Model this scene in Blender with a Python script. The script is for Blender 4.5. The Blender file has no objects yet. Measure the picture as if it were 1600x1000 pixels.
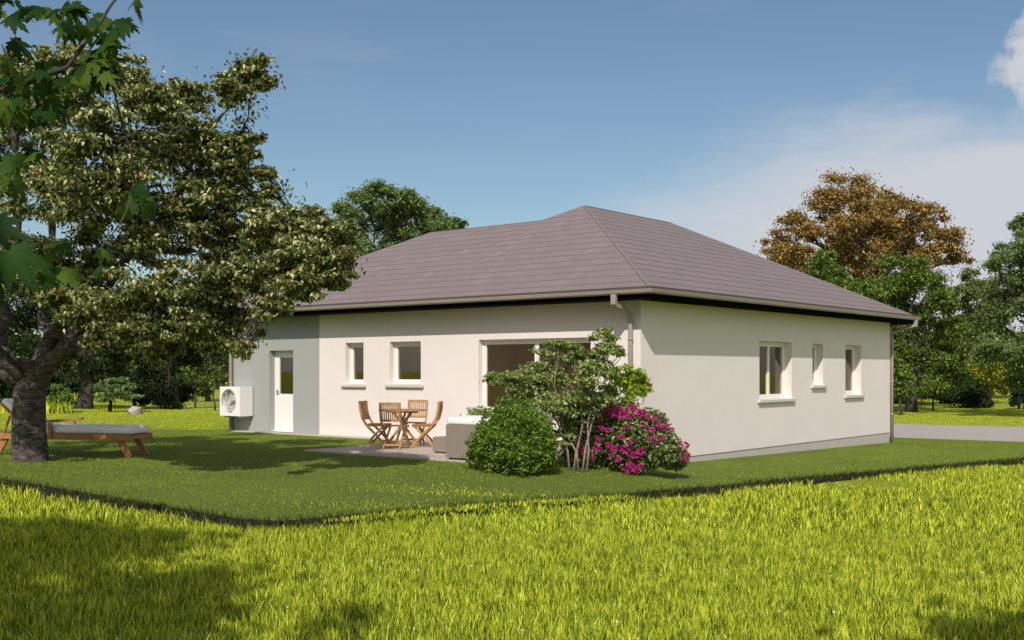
import bpy, bmesh, math, random
import numpy as np
from mathutils import Vector, Matrix
R = math.radians
S = bpy.context.scene
COL = S.collection

# ------------------------------------------------------------------ camera, sky, sun, exposure
ANG = 39.03                                   # house axis against the view axis
F = 1727.0                                    # focal length in pixels of a 1600 px wide picture
HZ = 579.0                                    # horizon row
RX, RY = math.cos(R(90-ANG)), -math.sin(R(90-ANG))      # camera right  in world
FX, FY = math.sin(R(90-ANG)), math.cos(R(90-ANG))       # camera forward in world
CX, CY, CZ = -(2.41*RX+20.7*FX), -(2.41*RY+20.7*FY), 1.51
cam = bpy.data.cameras.new('camera'); camo = bpy.data.objects.new('camera', cam); COL.objects.link(camo)
camo.location = (CX, CY, CZ); camo.rotation_euler = (R(90), 0, -R(90-ANG))
cam.sensor_width = 36; cam.lens = F/1600*36; cam.shift_y = (HZ-500)/1600
cam.clip_start = .1; cam.clip_end = 3000
S.camera = camo
S.render.resolution_x, S.render.resolution_y = 1024, 640

SUN = Vector((-1.205, -.675, 1.2)).normalized()          # towards the sun
el = math.asin(SUN.z); az = math.atan2(SUN.x, SUN.y)
w = bpy.data.worlds.new('World'); S.world = w; w.use_nodes = True
nt = w.node_tree; N = nt.nodes; L = nt.links; N.clear()
out = N.new('ShaderNodeOutputWorld'); bg = N.new('ShaderNodeBackground')
sky = N.new('ShaderNodeTexSky'); sky.sky_type = 'NISHITA'; sky.sun_disc = False
sky.sun_elevation = el; sky.sun_rotation = az; sky.air_density = 1.0; sky.dust_density = .7; sky.ozone_density = 1.0
bg.inputs['Strength'].default_value = .145
# clouds: high thin veil low on the right and a small puff, laid on directions of the sky
tc = N.new('ShaderNodeTexCoord')
def vmath(op, a, b=None):
    n = N.new('ShaderNodeVectorMath'); n.operation = op; L.new(a, n.inputs[0])
    if b is not None:
        if isinstance(b, (tuple, Vector)): n.inputs[1].default_value = b
        else: L.new(b, n.inputs[1])
    return n
def smath(op, a, b=None, clamp=False):
    n = N.new('ShaderNodeMath'); n.operation = op; n.use_clamp = clamp
    for i, v in enumerate((a, b)):
        if v is None: continue
        if isinstance(v, (int, float)): n.inputs[i].default_value = v
        else: L.new(v, n.inputs[i])
    return n.outputs[0]
def skydir(px, py):
    x, z = (px-800)/F, (HZ-py)/F
    return Vector((FX+RX*x, FY+RY*x, z)).normalized()
def blob_mask(px, py, rad, soft):
    d = skydir(px, py)
    dist = vmath('DISTANCE', tc.outputs['Generated'], tuple(d)).outputs['Value']
    return dist
noise = N.new('ShaderNodeTexNoise'); noise.inputs['Scale'].default_value = 5; noise.inputs['Detail'].default_value = 7; noise.inputs['Roughness'].default_value = .55
mp = N.new('ShaderNodeMapping'); mp.inputs['Scale'].default_value = (1, 1, 3.0); L.new(tc.outputs['Generated'], mp.inputs[0]); L.new(mp.outputs[0], noise.inputs['Vector'])
sep = N.new('ShaderNodeSeparateXYZ'); L.new(tc.outputs['Generated'], sep.inputs[0])
# veil: strong around the low right of the view
veil = blob_mask(1500, 345, 0, 0)
mpv = vmath('SUBTRACT', tc.outputs['Generated'], tuple(skydir(1560, 415)))
mps = vmath('MULTIPLY', mpv.outputs[0], (1.0, 1.0, 2.6))
ln = vmath('LENGTH', mps.outputs[0]).outputs['Value']
def mapr(v, a, b, c=0, d=1):
    n = N.new('ShaderNodeMapRange'); n.interpolation_type = 'SMOOTHSTEP'
    n.inputs[1].default_value = a; n.inputs[2].default_value = b; n.inputs[3].default_value = c; n.inputs[4].default_value = d
    L.new(v, n.inputs[0]); return n.outputs[0]
nz = smath('MULTIPLY', smath('SUBTRACT', noise.outputs['Fac'], .5), .38)
veilm = mapr(smath('ADD', ln, nz), .40, .16, 0, .95)
n2 = N.new('ShaderNodeTexNoise'); n2.inputs['Scale'].default_value = 22; n2.inputs['Detail'].default_value = 8; n2.inputs['Roughness'].default_value = .6
L.new(tc.outputs['Generated'], n2.inputs['Vector'])
pd = blob_mask(1618, 98, 0, 0)
puff = mapr(smath('ADD', pd, smath('MULTIPLY', smath('SUBTRACT', n2.outputs['Fac'], .5), .10)), .036, .014, 0, .95)
pd2 = blob_mask(1640, 215, 0, 0)
puff2 = mapr(smath('ADD', pd2, smath('MULTIPLY', smath('SUBTRACT', n2.outputs['Fac'], .5), .10)), .05, .01, 0, .4)
n3 = N.new('ShaderNodeTexNoise'); n3.inputs['Scale'].default_value = 2.6; n3.inputs['Detail'].default_value = 5
mp3 = N.new('ShaderNodeMapping'); mp3.inputs['Scale'].default_value = (1, 1, 5); mp3.inputs['Location'].default_value = (3, 1, 0); L.new(tc.outputs['Generated'], mp3.inputs[0]); L.new(mp3.outputs[0], n3.inputs['Vector'])
wisp = mapr(n3.outputs['Fac'], .56, .80, 0, .14)
# broken bright cloud added out of view behind the viewer, as ambient fill
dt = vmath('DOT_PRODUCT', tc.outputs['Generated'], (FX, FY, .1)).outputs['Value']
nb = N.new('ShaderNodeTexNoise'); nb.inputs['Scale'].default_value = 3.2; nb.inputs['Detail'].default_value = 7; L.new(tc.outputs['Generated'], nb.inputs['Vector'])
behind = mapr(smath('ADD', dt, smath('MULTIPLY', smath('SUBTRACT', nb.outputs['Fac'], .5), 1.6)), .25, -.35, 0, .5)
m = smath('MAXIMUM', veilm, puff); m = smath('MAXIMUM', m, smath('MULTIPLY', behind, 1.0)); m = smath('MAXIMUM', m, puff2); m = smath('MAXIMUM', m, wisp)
mix = N.new('ShaderNodeMix'); mix.data_type = 'RGBA'
tint = N.new('ShaderNodeMix'); tint.data_type = 'RGBA'; tint.blend_type = 'MULTIPLY'; tint.inputs[0].default_value = 1
SKYTINT = (.52, .565, .575, 1)
tint.inputs[7].default_value = SKYTINT; L.new(sky.outputs[0], tint.inputs[6])
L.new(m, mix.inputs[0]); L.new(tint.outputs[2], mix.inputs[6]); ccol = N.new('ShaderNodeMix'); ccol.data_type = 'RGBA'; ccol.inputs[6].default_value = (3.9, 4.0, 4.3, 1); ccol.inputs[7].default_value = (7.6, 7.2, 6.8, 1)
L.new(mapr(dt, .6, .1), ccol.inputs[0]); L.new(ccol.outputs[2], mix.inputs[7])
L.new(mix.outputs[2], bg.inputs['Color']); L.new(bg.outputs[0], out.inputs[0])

sun = bpy.data.lights.new('sun', 'SUN'); sun.energy = 3.85; sun.angle = R(.5); sun.color = (1, .95, .88)
suno = bpy.data.objects.new('sun', sun); COL.objects.link(suno)
suno.rotation_euler = SUN.to_track_quat('Z', 'Y').to_euler()
S.view_settings.view_transform = 'Standard'; S.view_settings.look = 'None'
S.view_settings.exposure = 0.10; S.view_settings.gamma = 1

# ------------------------------------------------------------------ helpers
def H(x, y):
    """lawn height in world metres: level at the back of the house, falling towards the near corner and the road"""
    x = np.asarray(x, float); y = np.asarray(y, float)
    sx = np.clip((.5-x)/3, 0, 1); sx = sx*sx*(3-2*sx); fx = np.clip((15.5-x)/2.5, 0, 1)
    t = np.clip((y+1+2*sx)/4, 0, 1); t = t*t*(3-2*t); w = np.clip((-3.5-x)/4, 0, 1); w = w*w*(3-2*w)
    t = t*(1-w)+np.clip((y+6)/11, 0, 1)*w
    return -.36 - .014*np.clip(x, 0, 15) + .33*t*fx
def DR_(x, y):
    """how far the meadow lies below the lawn: a cut step in front, level with it at the back"""
    d = (np.asarray(x, float)-CX)*FX+(np.asarray(y, float)-CY)*FY; t = np.clip((d-26)/4, 0, 1); t = t*t*(3-2*t)
    return .13*(1-t)+.015*t
def Wc(cx, d, z): return Vector((CX+RX*cx+FX*d, CY+RY*cx+FY*d, z))     # from metres right of and ahead of the camera stand
def Wp(px, py, d): return Wc((px-800)/F*d, d, CZ+(HZ-py)/F*d)
def G(px, py, z=None, dz=0):
    zz = 0 if z is None else z
    for _ in range(30):
        d = (CZ-zz)*F/(py-HZ); p = Wc((px-800)/F*d, d, zz)
        if z is not None: break
        zz = .5*zz+.5*(float(H(p.x, p.y))+dz)
    return p
def wallY(px):                                # distance along the garden wall (plane X=0)
    k = (px-800)/F; return (2.41-k*20.7)/(-RY+k*FY)
def wallX(px):                                # distance along the gable-side wall (plane Y=0)
    k = (px-800)/F; return (k*20.7-2.41)/(RX-k*FX)
def zL(px, py): return CZ+(HZ-py)/F*(20.7+FY*wallY(px))
def zR(px, py): return CZ+(HZ-py)/F*(20.7+FX*wallX(px))

def tag(o, label=None, cat=None, group=None, kind=None):
    if label: o['label'] = label
    if cat: o['category'] = cat
    if group: o['group'] = group
    if kind: o['kind'] = kind
    return o
def empty(name, loc, label, cat, group=None, rz=0):
    o = bpy.data.objects.new(name, None); COL.objects.link(o); o.location = loc; o.rotation_euler.z = rz
    o.empty_display_size = .2
    return tag(o, label, cat, group)
def link(name, me, mat, parent=None, smooth=False, world=False):
    o = bpy.data.objects.new(name, me); COL.objects.link(o)
    if mat is not None: me.materials.append(mat)
    if parent is not None:
        o.parent = parent
        if world:                              # vertices given in world space, parent sits elsewhere
            M = Matrix.LocRotScale(parent.location, parent.rotation_euler, parent.scale)
            o.matrix_parent_inverse = M.inverted()
    if smooth: me.polygons.foreach_set('use_smooth', [True]*len(me.polygons))
    return o
def mesh_np(name, V, Fc, mat, parent=None, smooth=False, world=True):
    """Fc: list of int arrays (n,k)"""
    me = bpy.data.meshes.new(name); V = np.asarray(V, np.float32)
    me.vertices.add(len(V)); me.vertices.foreach_set('co', V.ravel())
    loops = np.concatenate([f.ravel() for f in Fc]); sizes = np.concatenate([np.full(len(f), f.shape[1]) for f in Fc])
    me.loops.add(len(loops)); me.loops.foreach_set('vertex_index', loops.astype(np.int32))
    me.polygons.add(len(sizes)); st = np.concatenate([[0], np.cumsum(sizes)[:-1]])
    me.polygons.foreach_set('loop_start', st.astype(np.int32)); me.polygons.foreach_set('loop_total', sizes.astype(np.int32))
    me.update(calc_edges=True)
    return link(name, me, mat, parent, smooth, world)

class MB:
    def __init__(s): s.bm = bmesh.new()
    def box(s, a, b, M=None, bev=0):
        a, b = Vector(a), Vector(b)
        vs = [s.bm.verts.new((x, y, z)) for x in (a.x, b.x) for y in (a.y, b.y) for z in (a.z, b.z)]
        fs = [s.bm.faces.new([vs[i] for i in q]) for q in ((0,1,3,2),(4,6,7,5),(0,4,5,1),(2,3,7,6),(0,2,6,4),(1,5,7,3))]
        if bev:
            es = list({e for f in fs for e in f.edges})
            r = bmesh.ops.bevel(s.bm, geom=es, offset=bev, segments=2, affect='EDGES', profile=.7)
            vs = list({v for f in r['faces'] for v in f.verts} | {v for v in vs if v.is_valid})
        if M is not None: bmesh.ops.transform(s.bm, matrix=M, verts=[v for v in vs if v.is_valid])
        return s
    def bar(s, p, q, wd, th, up=(0,0,1), bev=0):
        p, q = Vector(p), Vector(q); d = (q-p); l = d.length; d.normalize()
        u = Vector(up); sd = d.cross(u)
        if sd.length < 1e-4: sd = d.cross(Vector((1,0,0)))
        sd.normalize(); u = sd.cross(d)
        M = Matrix(((sd.x,d.x,u.x,p.x),(sd.y,d.y,u.y,p.y),(sd.z,d.z,u.z,p.z),(0,0,0,1)))
        return s.box((-wd/2,0,-th/2),(wd/2,l,th/2), M, bev)
    def tube(s, pts, rad, n=10, cap=True):
        pts = [Vector(p) for p in pts]; rings = []
        prev = None
        for i, p in enumerate(pts):
            d = (pts[min(i+1, len(pts)-1)]-pts[max(i-1, 0)]).normalized()
            if prev is None:
                u = d.cross(Vector((.3,.2,1)) if abs(d.z) < .9 else Vector((1,.1,0))).normalized()
            else: u = (prev-d*prev.dot(d)).normalized()
            prev = u; v = d.cross(u); r = rad[i] if hasattr(rad, '__len__') else rad
            rings.append([s.bm.verts.new(p+(u*math.cos(t)+v*math.sin(t))*r) for t in [2*math.pi*k/n for k in range(n)]])
        for a, b in zip(rings, rings[1:]):
            for k in range(n): s.bm.faces.new((a[k], a[(k+1)%n], b[(k+1)%n], b[k]))
        if cap: s.bm.faces.new(rings[0][::-1]); s.bm.faces.new(rings[-1])
        return s
    def face(s, pts): s.bm.faces.new([s.bm.verts.new(p) for p in pts]); return s
    def prism(s, pts, z0, z1):
        lo = [s.bm.verts.new((x, y, z0)) for x, y in pts]; hi = [s.bm.verts.new((x, y, z1)) for x, y in pts]
        s.bm.faces.new(hi); s.bm.faces.new(lo[::-1]); n = len(pts)
        for k in range(n): s.bm.faces.new((lo[k], lo[(k+1)%n], hi[(k+1)%n], hi[k]))
        return s
    def build(s, name, mat, parent=None, smooth=False, world=False, bevel=0):
        if bevel:
            bmesh.ops.bevel(s.bm, geom=list(s.bm.edges), offset=bevel, segments=2, affect='EDGES', profile=.7)
        bmesh.ops.recalc_face_normals(s.bm, faces=list(s.bm.faces))
        me = bpy.data.meshes.new(name); s.bm.to_mesh(me); s.bm.free()
        return link(name, me, mat, parent, smooth, world)

# ------------------------------------------------------------------ materials
def mat(name, col, rough=.8, metal=0, spec=.3, noise=None, bump=0, bscale=40, stretch=(1,1,1), coords='Object', detail=4):
    m = bpy.data.materials.new(name); m.use_nodes = True; t = m.node_tree; b = t.nodes['Principled BSDF']
    b.inputs['Base Color'].default_value = (*col, 1); b.inputs['Roughness'].default_value = rough
    b.inputs['Metallic'].default_value = metal; b.inputs['Specular IOR Level'].default_value = spec
    if noise or bump:
        c = t.nodes.new('ShaderNodeTexCoord'); mp = t.nodes.new('ShaderNodeMapping'); mp.inputs['Scale'].default_value = stretch
        t.links.new(c.outputs[coords], mp.inputs[0])
    if noise:
        sc, col2, lo, hi = noise
        n = t.nodes.new('ShaderNodeTexNoise'); n.inputs['Scale'].default_value = sc; n.inputs['Detail'].default_value = detail
        t.links.new(mp.outputs[0], n.inputs['Vector'])
        r = t.nodes.new('ShaderNodeMapRange'); r.inputs[1].default_value = lo; r.inputs[2].default_value = hi; t.links.new(n.outputs['Fac'], r.inputs[0])
        x = t.nodes.new('ShaderNodeMix'); x.data_type = 'RGBA'; x.inputs[6].default_value = (*col, 1); x.inputs[7].default_value = (*col2, 1)
        t.links.new(r.outputs[0], x.inputs[0]); t.links.new(x.outputs[2], b.inputs['Base Color'])
    if bump:
        n = t.nodes.new('ShaderNodeTexNoise'); n.inputs['Scale'].default_value = bscale; n.inputs['Detail'].default_value = 4
        t.links.new(mp.outputs[0], n.inputs['Vector'])
        bb = t.nodes.new('ShaderNodeBump'); bb.inputs['Strength'].default_value = bump; bb.inputs['Distance'].default_value = .02
        t.links.new(n.outputs['Fac'], bb.inputs['Height']); t.links.new(bb.outputs[0], b.inputs['Normal'])
    return m
def leafmat(name, stops, trans=.35, rough=.5, spec=.3, patch=None):
    """stops: [(pos, colour)] over a random value per leaf"""
    m = bpy.data.materials.new(name); m.use_nodes = True; t = m.node_tree; t.nodes.clear()
    o = t.nodes.new('ShaderNodeOutputMaterial'); p = t.nodes.new('ShaderNodeBsdfPrincipled'); tr = t.nodes.new('ShaderNodeBsdfTranslucent')
    g = t.nodes.new('ShaderNodeNewGeometry'); r = t.nodes.new('ShaderNodeValToRGB'); e = r.color_ramp.elements
    while len(e) > 1: e.remove(e[0])
    e[0].position = stops[0][0]; e[0].color = (*stops[0][1], 1)
    for pos, c in stops[1:]:
        q = e.new(pos); q.color = (*c, 1)
    if patch:                                  # patches of the plants' own colour; fine dark ones paint shade into meadow blades
        sc, amt = patch
        tc = t.nodes.new('ShaderNodeTexCoord'); n = t.nodes.new('ShaderNodeTexNoise'); n.inputs['Scale'].default_value = sc; n.inputs['Detail'].default_value = 3
        t.links.new(tc.outputs['Object'], n.inputs['Vector'])
        a = t.nodes.new('ShaderNodeMath'); a.operation = 'MULTIPLY_ADD'; t.links.new(n.outputs['Fac'], a.inputs[0]); a.inputs[1].default_value = amt; 
        b = t.nodes.new('ShaderNodeMath'); b.operation = 'SUBTRACT'; t.links.new(g.outputs['Random Per Island'], b.inputs[0]); b.inputs[1].default_value = amt*.5
        t.links.new(b.outputs[0], a.inputs[2]); t.links.new(a.outputs[0], r.inputs[0])
    else: t.links.new(g.outputs['Random Per Island'], r.inputs[0])
    p.inputs['Roughness'].default_value = rough; p.inputs['Specular IOR Level'].default_value = spec
    x = t.nodes.new('ShaderNodeMixShader'); x.inputs[0].default_value = trans
    t.links.new(r.outputs[0], p.inputs['Base Color']); t.links.new(r.outputs[0], tr.inputs['Color'])
    t.links.new(p.outputs[0], x.inputs[1]); t.links.new(tr.outputs[0], x.inputs[2]); t.links.new(x.outputs[0], o.inputs[0])
    return m

M = {}
M['render'] = mat('cream_render', (.765,.688,.655), .9, noise=(1.3,(.74,.665,.632),.35,.7), bump=.25, bscale=160)
M['grey_render'] = mat('grey_render', (.345,.35,.335), .9, noise=(1.5,(.33,.335,.32),.35,.7), bump=.25, bscale=160)
M['plinth'] = mat('plinth_grey', (.50,.455,.42), .9, noise=(6,(.44,.40,.37),.3,.7), bump=.3, bscale=90)
M['white'] = mat('white_plastic', (.80,.77,.73), .35, spec=.5)
M['sill'] = mat('sill_stone', (.60,.55,.50), .7, noise=(8,(.56,.51,.46),.3,.7))
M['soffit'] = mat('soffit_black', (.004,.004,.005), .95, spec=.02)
M['zinc'] = mat('gutter_taupe', (.34,.29,.25), .5, spec=.3, noise=(4,(.31,.265,.225),.35,.65))
M['flash'] = mat('eaves_dark_taupe', (.085,.066,.053), .6)
M['inwall'] = mat('interior_taupe', (.80,.68,.57), .9)
M['inceil'] = mat('interior_white', (.8,.78,.74), .9)
M['infloor'] = mat('interior_floor', (.30,.24,.19), .6)
M['indoor_wood'] = mat('interior_door_wood', (.22,.08,.02), .5)
M['steel'] = mat('steel', (.45,.45,.45), .3, metal=1)
M['fan'] = mat('fan_grey', (.50,.47,.44), .5); M['dark'] = mat('dark_cavity', (.03,.03,.035), .6)
M['teak'] = mat('teak', (.46,.27,.12), .55, spec=.35, noise=(9,(.34,.18,.07),.3,.7), stretch=(1,1,6))
M['redwood'] = mat('oiled_wood', (.42,.18,.075), .5, spec=.4, noise=(9,(.28,.11,.045),.3,.7), stretch=(1,6,1))
M['cushion'] = mat('cushion_white', (.86,.85,.85), .9, bump=.15, bscale=60)
M['bark'] = mat('bark_grey', (.135,.105,.085), .95, noise=(7,(.035,.032,.034),.35,.62), stretch=(1,1,3.2), bump=1.0, bscale=14)
M['bark2'] = mat('bark_dark', (.075,.06,.05), .95, noise=(5,(.035,.03,.027),.35,.65), bump=.8, bscale=10)
M['rock'] = mat('rock_pale', (.42,.38,.33), .9, noise=(5,(.30,.27,.24),.3,.7), bump=.6, bscale=8)
M['rattan'] = None
M['terrace'] = None

def nodes_of(name, rough=.9):
    m = bpy.data.materials.new(name); m.use_nodes = True; t = m.node_tree; b = t.nodes['Principled BSDF']; b.inputs['Roughness'].default_value = rough
    b.inputs['Specular IOR Level'].default_value = .3
    return m, t, b
def rgbmix(t, fac, a, b, blend='MIX'):
    x = t.nodes.new('ShaderNodeMix'); x.data_type = 'RGBA'; x.blend_type = blend
    for i, v in ((0, fac), (6, a), (7, b)):
        if isinstance(v, (int, float)): x.inputs[i].default_value = v
        elif isinstance(v, tuple): x.inputs[i].default_value = (*v, 1)
        else: t.links.new(v, x.inputs[i])
    return x.outputs[2]
def tnoise(t, sc, detail=4, vec=None, lo=.35, hi=.65, rough=.5):
    n = t.nodes.new('ShaderNodeTexNoise'); n.inputs['Scale'].default_value = sc; n.inputs['Detail'].default_value = detail; n.inputs['Roughness'].default_value = rough
    if vec is not None: t.links.new(vec, n.inputs['Vector'])
    r = t.nodes.new('ShaderNodeMapRange'); r.inputs[1].default_value = lo; r.inputs[2].default_value = hi; t.links.new(n.outputs['Fac'], r.inputs[0])
    return r.outputs[0]
def addbump(t, b, h, st, dist=.02):
    n = t.nodes.new('ShaderNodeBump'); n.inputs['Strength'].default_value = st; n.inputs['Distance'].default_value = dist
    t.links.new(h, n.inputs['Height']); t.links.new(n.outputs[0], b.inputs['Normal'])

# roof slates: slate-by-slate tone, laid in the roof's own UVs (metres)
m, t, b = nodes_of('roof_slate', .75)
uv = t.nodes.new('ShaderNodeUVMap').outputs[0]
br = t.nodes.new('ShaderNodeTexBrick'); br.inputs['Scale'].default_value = 1; br.inputs['Brick Width'].default_value = .24; br.inputs['Row Height'].default_value = .345
br.inputs['Mortar Size'].default_value = .004; br.inputs['Bias'].default_value = 0
br.inputs['Color1'].default_value = (.178,.142,.142,1); br.inputs['Color2'].default_value = (.225,.180,.178,1); br.inputs['Mortar'].default_value = (.13,.105,.105,1)
t.links.new(uv, br.inputs['Vector'])
c = rgbmix(t, tnoise(t, 1.1, 5, uv), br.outputs['Color'], (.195,.150,.152))
gr = tnoise(t, 38, 3, uv, .3, .7)
c2 = rgbmix(t, gr, c, (.245,.2,.198)); c3 = rgbmix(t, .35, c, c2)
t.links.new(c3, b.inputs['Base Color']); addbump(t, b, gr, .25, .01); M['slate'] = m
M['ridge'] = mat('ridge_cap', (.20,.165,.16), .7)

m, t, b = nodes_of('terrace_paving', .85)
tc2 = t.nodes.new('ShaderNodeTexCoord').outputs['Object']
br = t.nodes.new('ShaderNodeTexBrick'); br.inputs['Scale'].default_value = 1; br.inputs['Brick Width'].default_value = 1.2; br.inputs['Row Height'].default_value = .3
br.inputs['Mortar Size'].default_value = .008; br.inputs['Color1'].default_value = (.44,.36,.31,1); br.inputs['Color2'].default_value = (.52,.43,.37,1); br.inputs['Mortar'].default_value = (.16,.13,.11,1)
t.links.new(tc2, br.inputs['Vector']); t.links.new(rgbmix(t, tnoise(t, 3, 5, tc2), br.outputs['Color'], (.48,.40,.345)), b.inputs['Base Color']); M['terrace'] = m

M['gravel'] = mat('gravel_pale', (.62,.57,.47), .95, noise=(60,(.40,.37,.31),.35,.65), bump=.8, bscale=70)
M['road'] = mat('road_grey', (.40,.355,.32), .9, noise=(3,(.37,.325,.295),.35,.65), bump=.2, bscale=60)
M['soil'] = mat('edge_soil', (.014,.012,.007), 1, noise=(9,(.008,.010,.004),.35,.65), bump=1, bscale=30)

# rattan weave
m, t, b = nodes_of('rattan_weave', .65)
tc2 = t.nodes.new('ShaderNodeTexCoord').outputs['Object']
wv = t.nodes.new('ShaderNodeTexWave'); wv.wave_type = 'BANDS'; wv.bands_direction = 'Z'; wv.inputs['Scale'].default_value = 22; wv.inputs['Distortion'].default_value = 1; t.links.new(tc2, wv.inputs[0])
wv2 = t.nodes.new('ShaderNodeTexWave'); wv2.wave_type = 'BANDS'; wv2.bands_direction = 'Y'; wv2.inputs['Scale'].default_value = 12; t.links.new(tc2, wv2.inputs[0])
mm = t.nodes.new('ShaderNodeMath'); mm.operation = 'MULTIPLY'; t.links.new(wv.outputs['Fac'], mm.inputs[0]); t.links.new(wv2.outputs['Fac'], mm.inputs[1])
t.links.new(rgbmix(t, mm.outputs[0], (.28,.225,.19), (.50,.41,.35)), b.inputs['Base Color']); addbump(t, b, mm.outputs[0], .7); M['rattan'] = m

def glass(name, tintc, refl):
    m = bpy.data.materials.new(name); m.use_nodes = True; t = m.node_tree; t.nodes.clear()
    o = t.nodes.new('ShaderNodeOutputMaterial'); tr = t.nodes.new('ShaderNodeBsdfTransparent'); gl = t.nodes.new('ShaderNodeBsdfGlossy')
    tr.inputs[0].default_value = (*tintc, 1); gl.inputs['Roughness'].default_value = .01; gl.inputs['Color'].default_value = (1,1,1,1)
    fr = t.nodes.new('ShaderNodeFresnel'); fr.inputs[0].default_value = 1.5
    a = t.nodes.new('ShaderNodeMath'); a.operation = 'MULTIPLY'; a.inputs[1].default_value = refl; t.links.new(fr.outputs[0], a.inputs[0])
    x = t.nodes.new('ShaderNodeMixShader'); t.links.new(a.outputs[0], x.inputs[0]); t.links.new(tr.outputs[0], x.inputs[1]); t.links.new(gl.outputs[0], x.inputs[2]); t.links.new(x.outputs[0], o.inputs[0])
    return m
M['glass'] = glass('window_glass', (.92,.88,.82), .20)

# ground colours
m, t, b = nodes_of('meadow_ground', 1)
tc2 = t.nodes.new('ShaderNodeTexCoord').outputs['Object']
c = rgbmix(t, tnoise(t, .35, 5, tc2), (.34,.40,.022), (.44,.49,.027))
n5 = tnoise(t, 5, 6, tc2, .3, .7, .7)
c = rgbmix(t, n5, rgbmix(t, .5, c, (.12,.15,.012)), c)
t.links.new(c, b.inputs['Base Color']); addbump(t, b, tnoise(t, 9, 6, tc2, .2, .8, .7), .9, .12); M['meadow'] = m
m, t, b = nodes_of('lawn_ground', 1)
tc2 = t.nodes.new('ShaderNodeTexCoord').outputs['Object']
c = rgbmix(t, tnoise(t, .6, 5, tc2), (.13,.175,.02), (.18,.23,.028))
t.links.new(c, b.inputs['Base Color']); addbump(t, b, tnoise(t, 45, 5, tc2, .2, .8, .7), .9, .05); M['lawn'] = m
M['blade'] = leafmat('meadow_blade', [(0,(.02,.04,.005)),(.22,(.10,.15,.010)),(.5,(.32,.40,.022)),(.78,(.62,.68,.038)),(1,(.88,.88,.11))], .22, .45, .25, patch=(6,.9))  # dark end and fine patches put the shaded gaps between tufts into colour
M['lawnblade'] = leafmat('lawn_blade', [(0,(.15,.215,.022)),(.5,(.245,.325,.035)),(1,(.34,.42,.05))], .3, .5, .2, patch=(.4,.5))

# ------------------------------------------------------------------ ground, lawn, road
def clip_poly(bm, poly):
    """keep what lies inside a convex counter-clockwise polygon"""
    n = len(poly)
    for i in range(n):
        a, b_ = poly[i], poly[(i+1)%n]; d = Vector((b_[0]-a[0], b_[1]-a[1], 0)).normalized(); nr = Vector((d.y, -d.x, 0))
        bmesh.ops.bisect_plane(bm, geom=list(bm.verts)+list(bm.edges)+list(bm.faces), plane_co=(a[0], a[1], 0), plane_no=nr, clear_outer=True)
def draped(name, polys, step, hfun, material):
    me = bpy.data.meshes.new(name); ob = bmesh.new()
    for poly in polys:
        drape1(poly, step, hfun, me); ob.from_mesh(me)
    ob.to_mesh(me); ob.free(); return link(name, me, material)
def drape1(poly, step, hfun, me):
    xs = [p[0] for p in poly]; ys = [p[1] for p in poly]; bm = bmesh.new()
    X = np.arange(min(xs)-step, max(xs)+2*step, step); Y = np.arange(min(ys)-step, max(ys)+2*step, step)
    vs = [[bm.verts.new((x, y, 0)) for y in Y] for x in X]
    for i in range(len(X)-1):
        for j in range(len(Y)-1): bm.faces.new((vs[i][j], vs[i+1][j], vs[i+1][j+1], vs[i][j+1]))
    clip_poly(bm, poly)
    for v in bm.verts: v.co.z = hfun(v.co.x, v.co.y)
    bm.to_mesh(me); bm.free()
def inside(P, polys, grow=0): return np.any([inside1(P, q, grow) for q in polys], axis=0)
def inside1(P, poly, grow=0):
    r = np.ones(len(P), bool)
    for i in range(len(poly)):
        a = np.array(poly[i][:2]); b_ = np.array(poly[(i+1)%len(poly)][:2]); d = (b_-a)/np.linalg.norm(b_-a)
        r &= ((P[:,0]-a[0])*-d[1] + (P[:,1]-a[1])*d[0]) > -grow
    return r

c0 = G(410, 815); cR = G(1600, 716); cL = G(0, 747)
cR2 = cR+(cR-c0)*.55; cL2 = cL+(cL-c0)*1.2
c0a = G(376, 811); c0b = G(440, 814.5)
r1, r0 = G(1600, 690.5, -.57), G(1395, 683.5, -.57)
l1 = G(0, 671, -.03); A = Vector((-.3, 13.0, 0)); l1x = A+(l1-A)*2.0
def isect(p, p2, q, q2):
    d1 = p2-p; d2 = q2-q; den = d1.x*d2.y-d1.y*d2.x; s = ((q.x-p.x)*d2.y-(q.y-p.y)*d2.x)/den; return p+d1*s
Q1 = isect(c0b, cR, r0, r1); Q2 = r0+(r0-r1)*((13.0-r0.y)/(r0.y-r1.y))
xy = lambda p: (p.x, p.y)
LAWNS = [[xy(p) for p in (c0b, Q1, Q2, A, c0a)], [xy(p) for p in (c0a, A, l1x, cL2)]]
EDGES = [(xy(cL2), xy(c0a)), (xy(c0a), xy(c0b)), (xy(c0b), xy(Q1))]
rng = np.random.default_rng(3)
def softn(x, y): return .02*np.sin(x*.9+1.3*np.sin(y*.7))+.015*np.sin(y*1.7+.8*np.sin(x*1.3))
gx = np.concatenate([[-900,-500,-250,-120,-70,-45], np.arange(-32, 75, 1.0), [85,110,160,260,500,900]])
V = np.array([(x, y, float(H(x, y)-DR_(x, y)+softn(x, y)*.6*(DR_(x, y) > .1))) for x in gx for y in gx]); n = len(gx)
idx = np.arange(n*n).reshape(n, n); Q = np.stack([idx[:-1,:-1], idx[1:,:-1], idx[1:,1:], idx[:-1,1:]], -1).reshape(-1, 4)
o = mesh_np('ground', V, [Q], M['meadow'], smooth=True, world=False); tag(o, 'yellow green rough meadow ground around the lawn', kind='structure')
lawn = draped('lawn', LAWNS, 1.0, lambda x, y: float(H(x, y)), M['lawn']); tag(lawn, 'short mown dark green lawn round the house', kind='structure')
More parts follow.
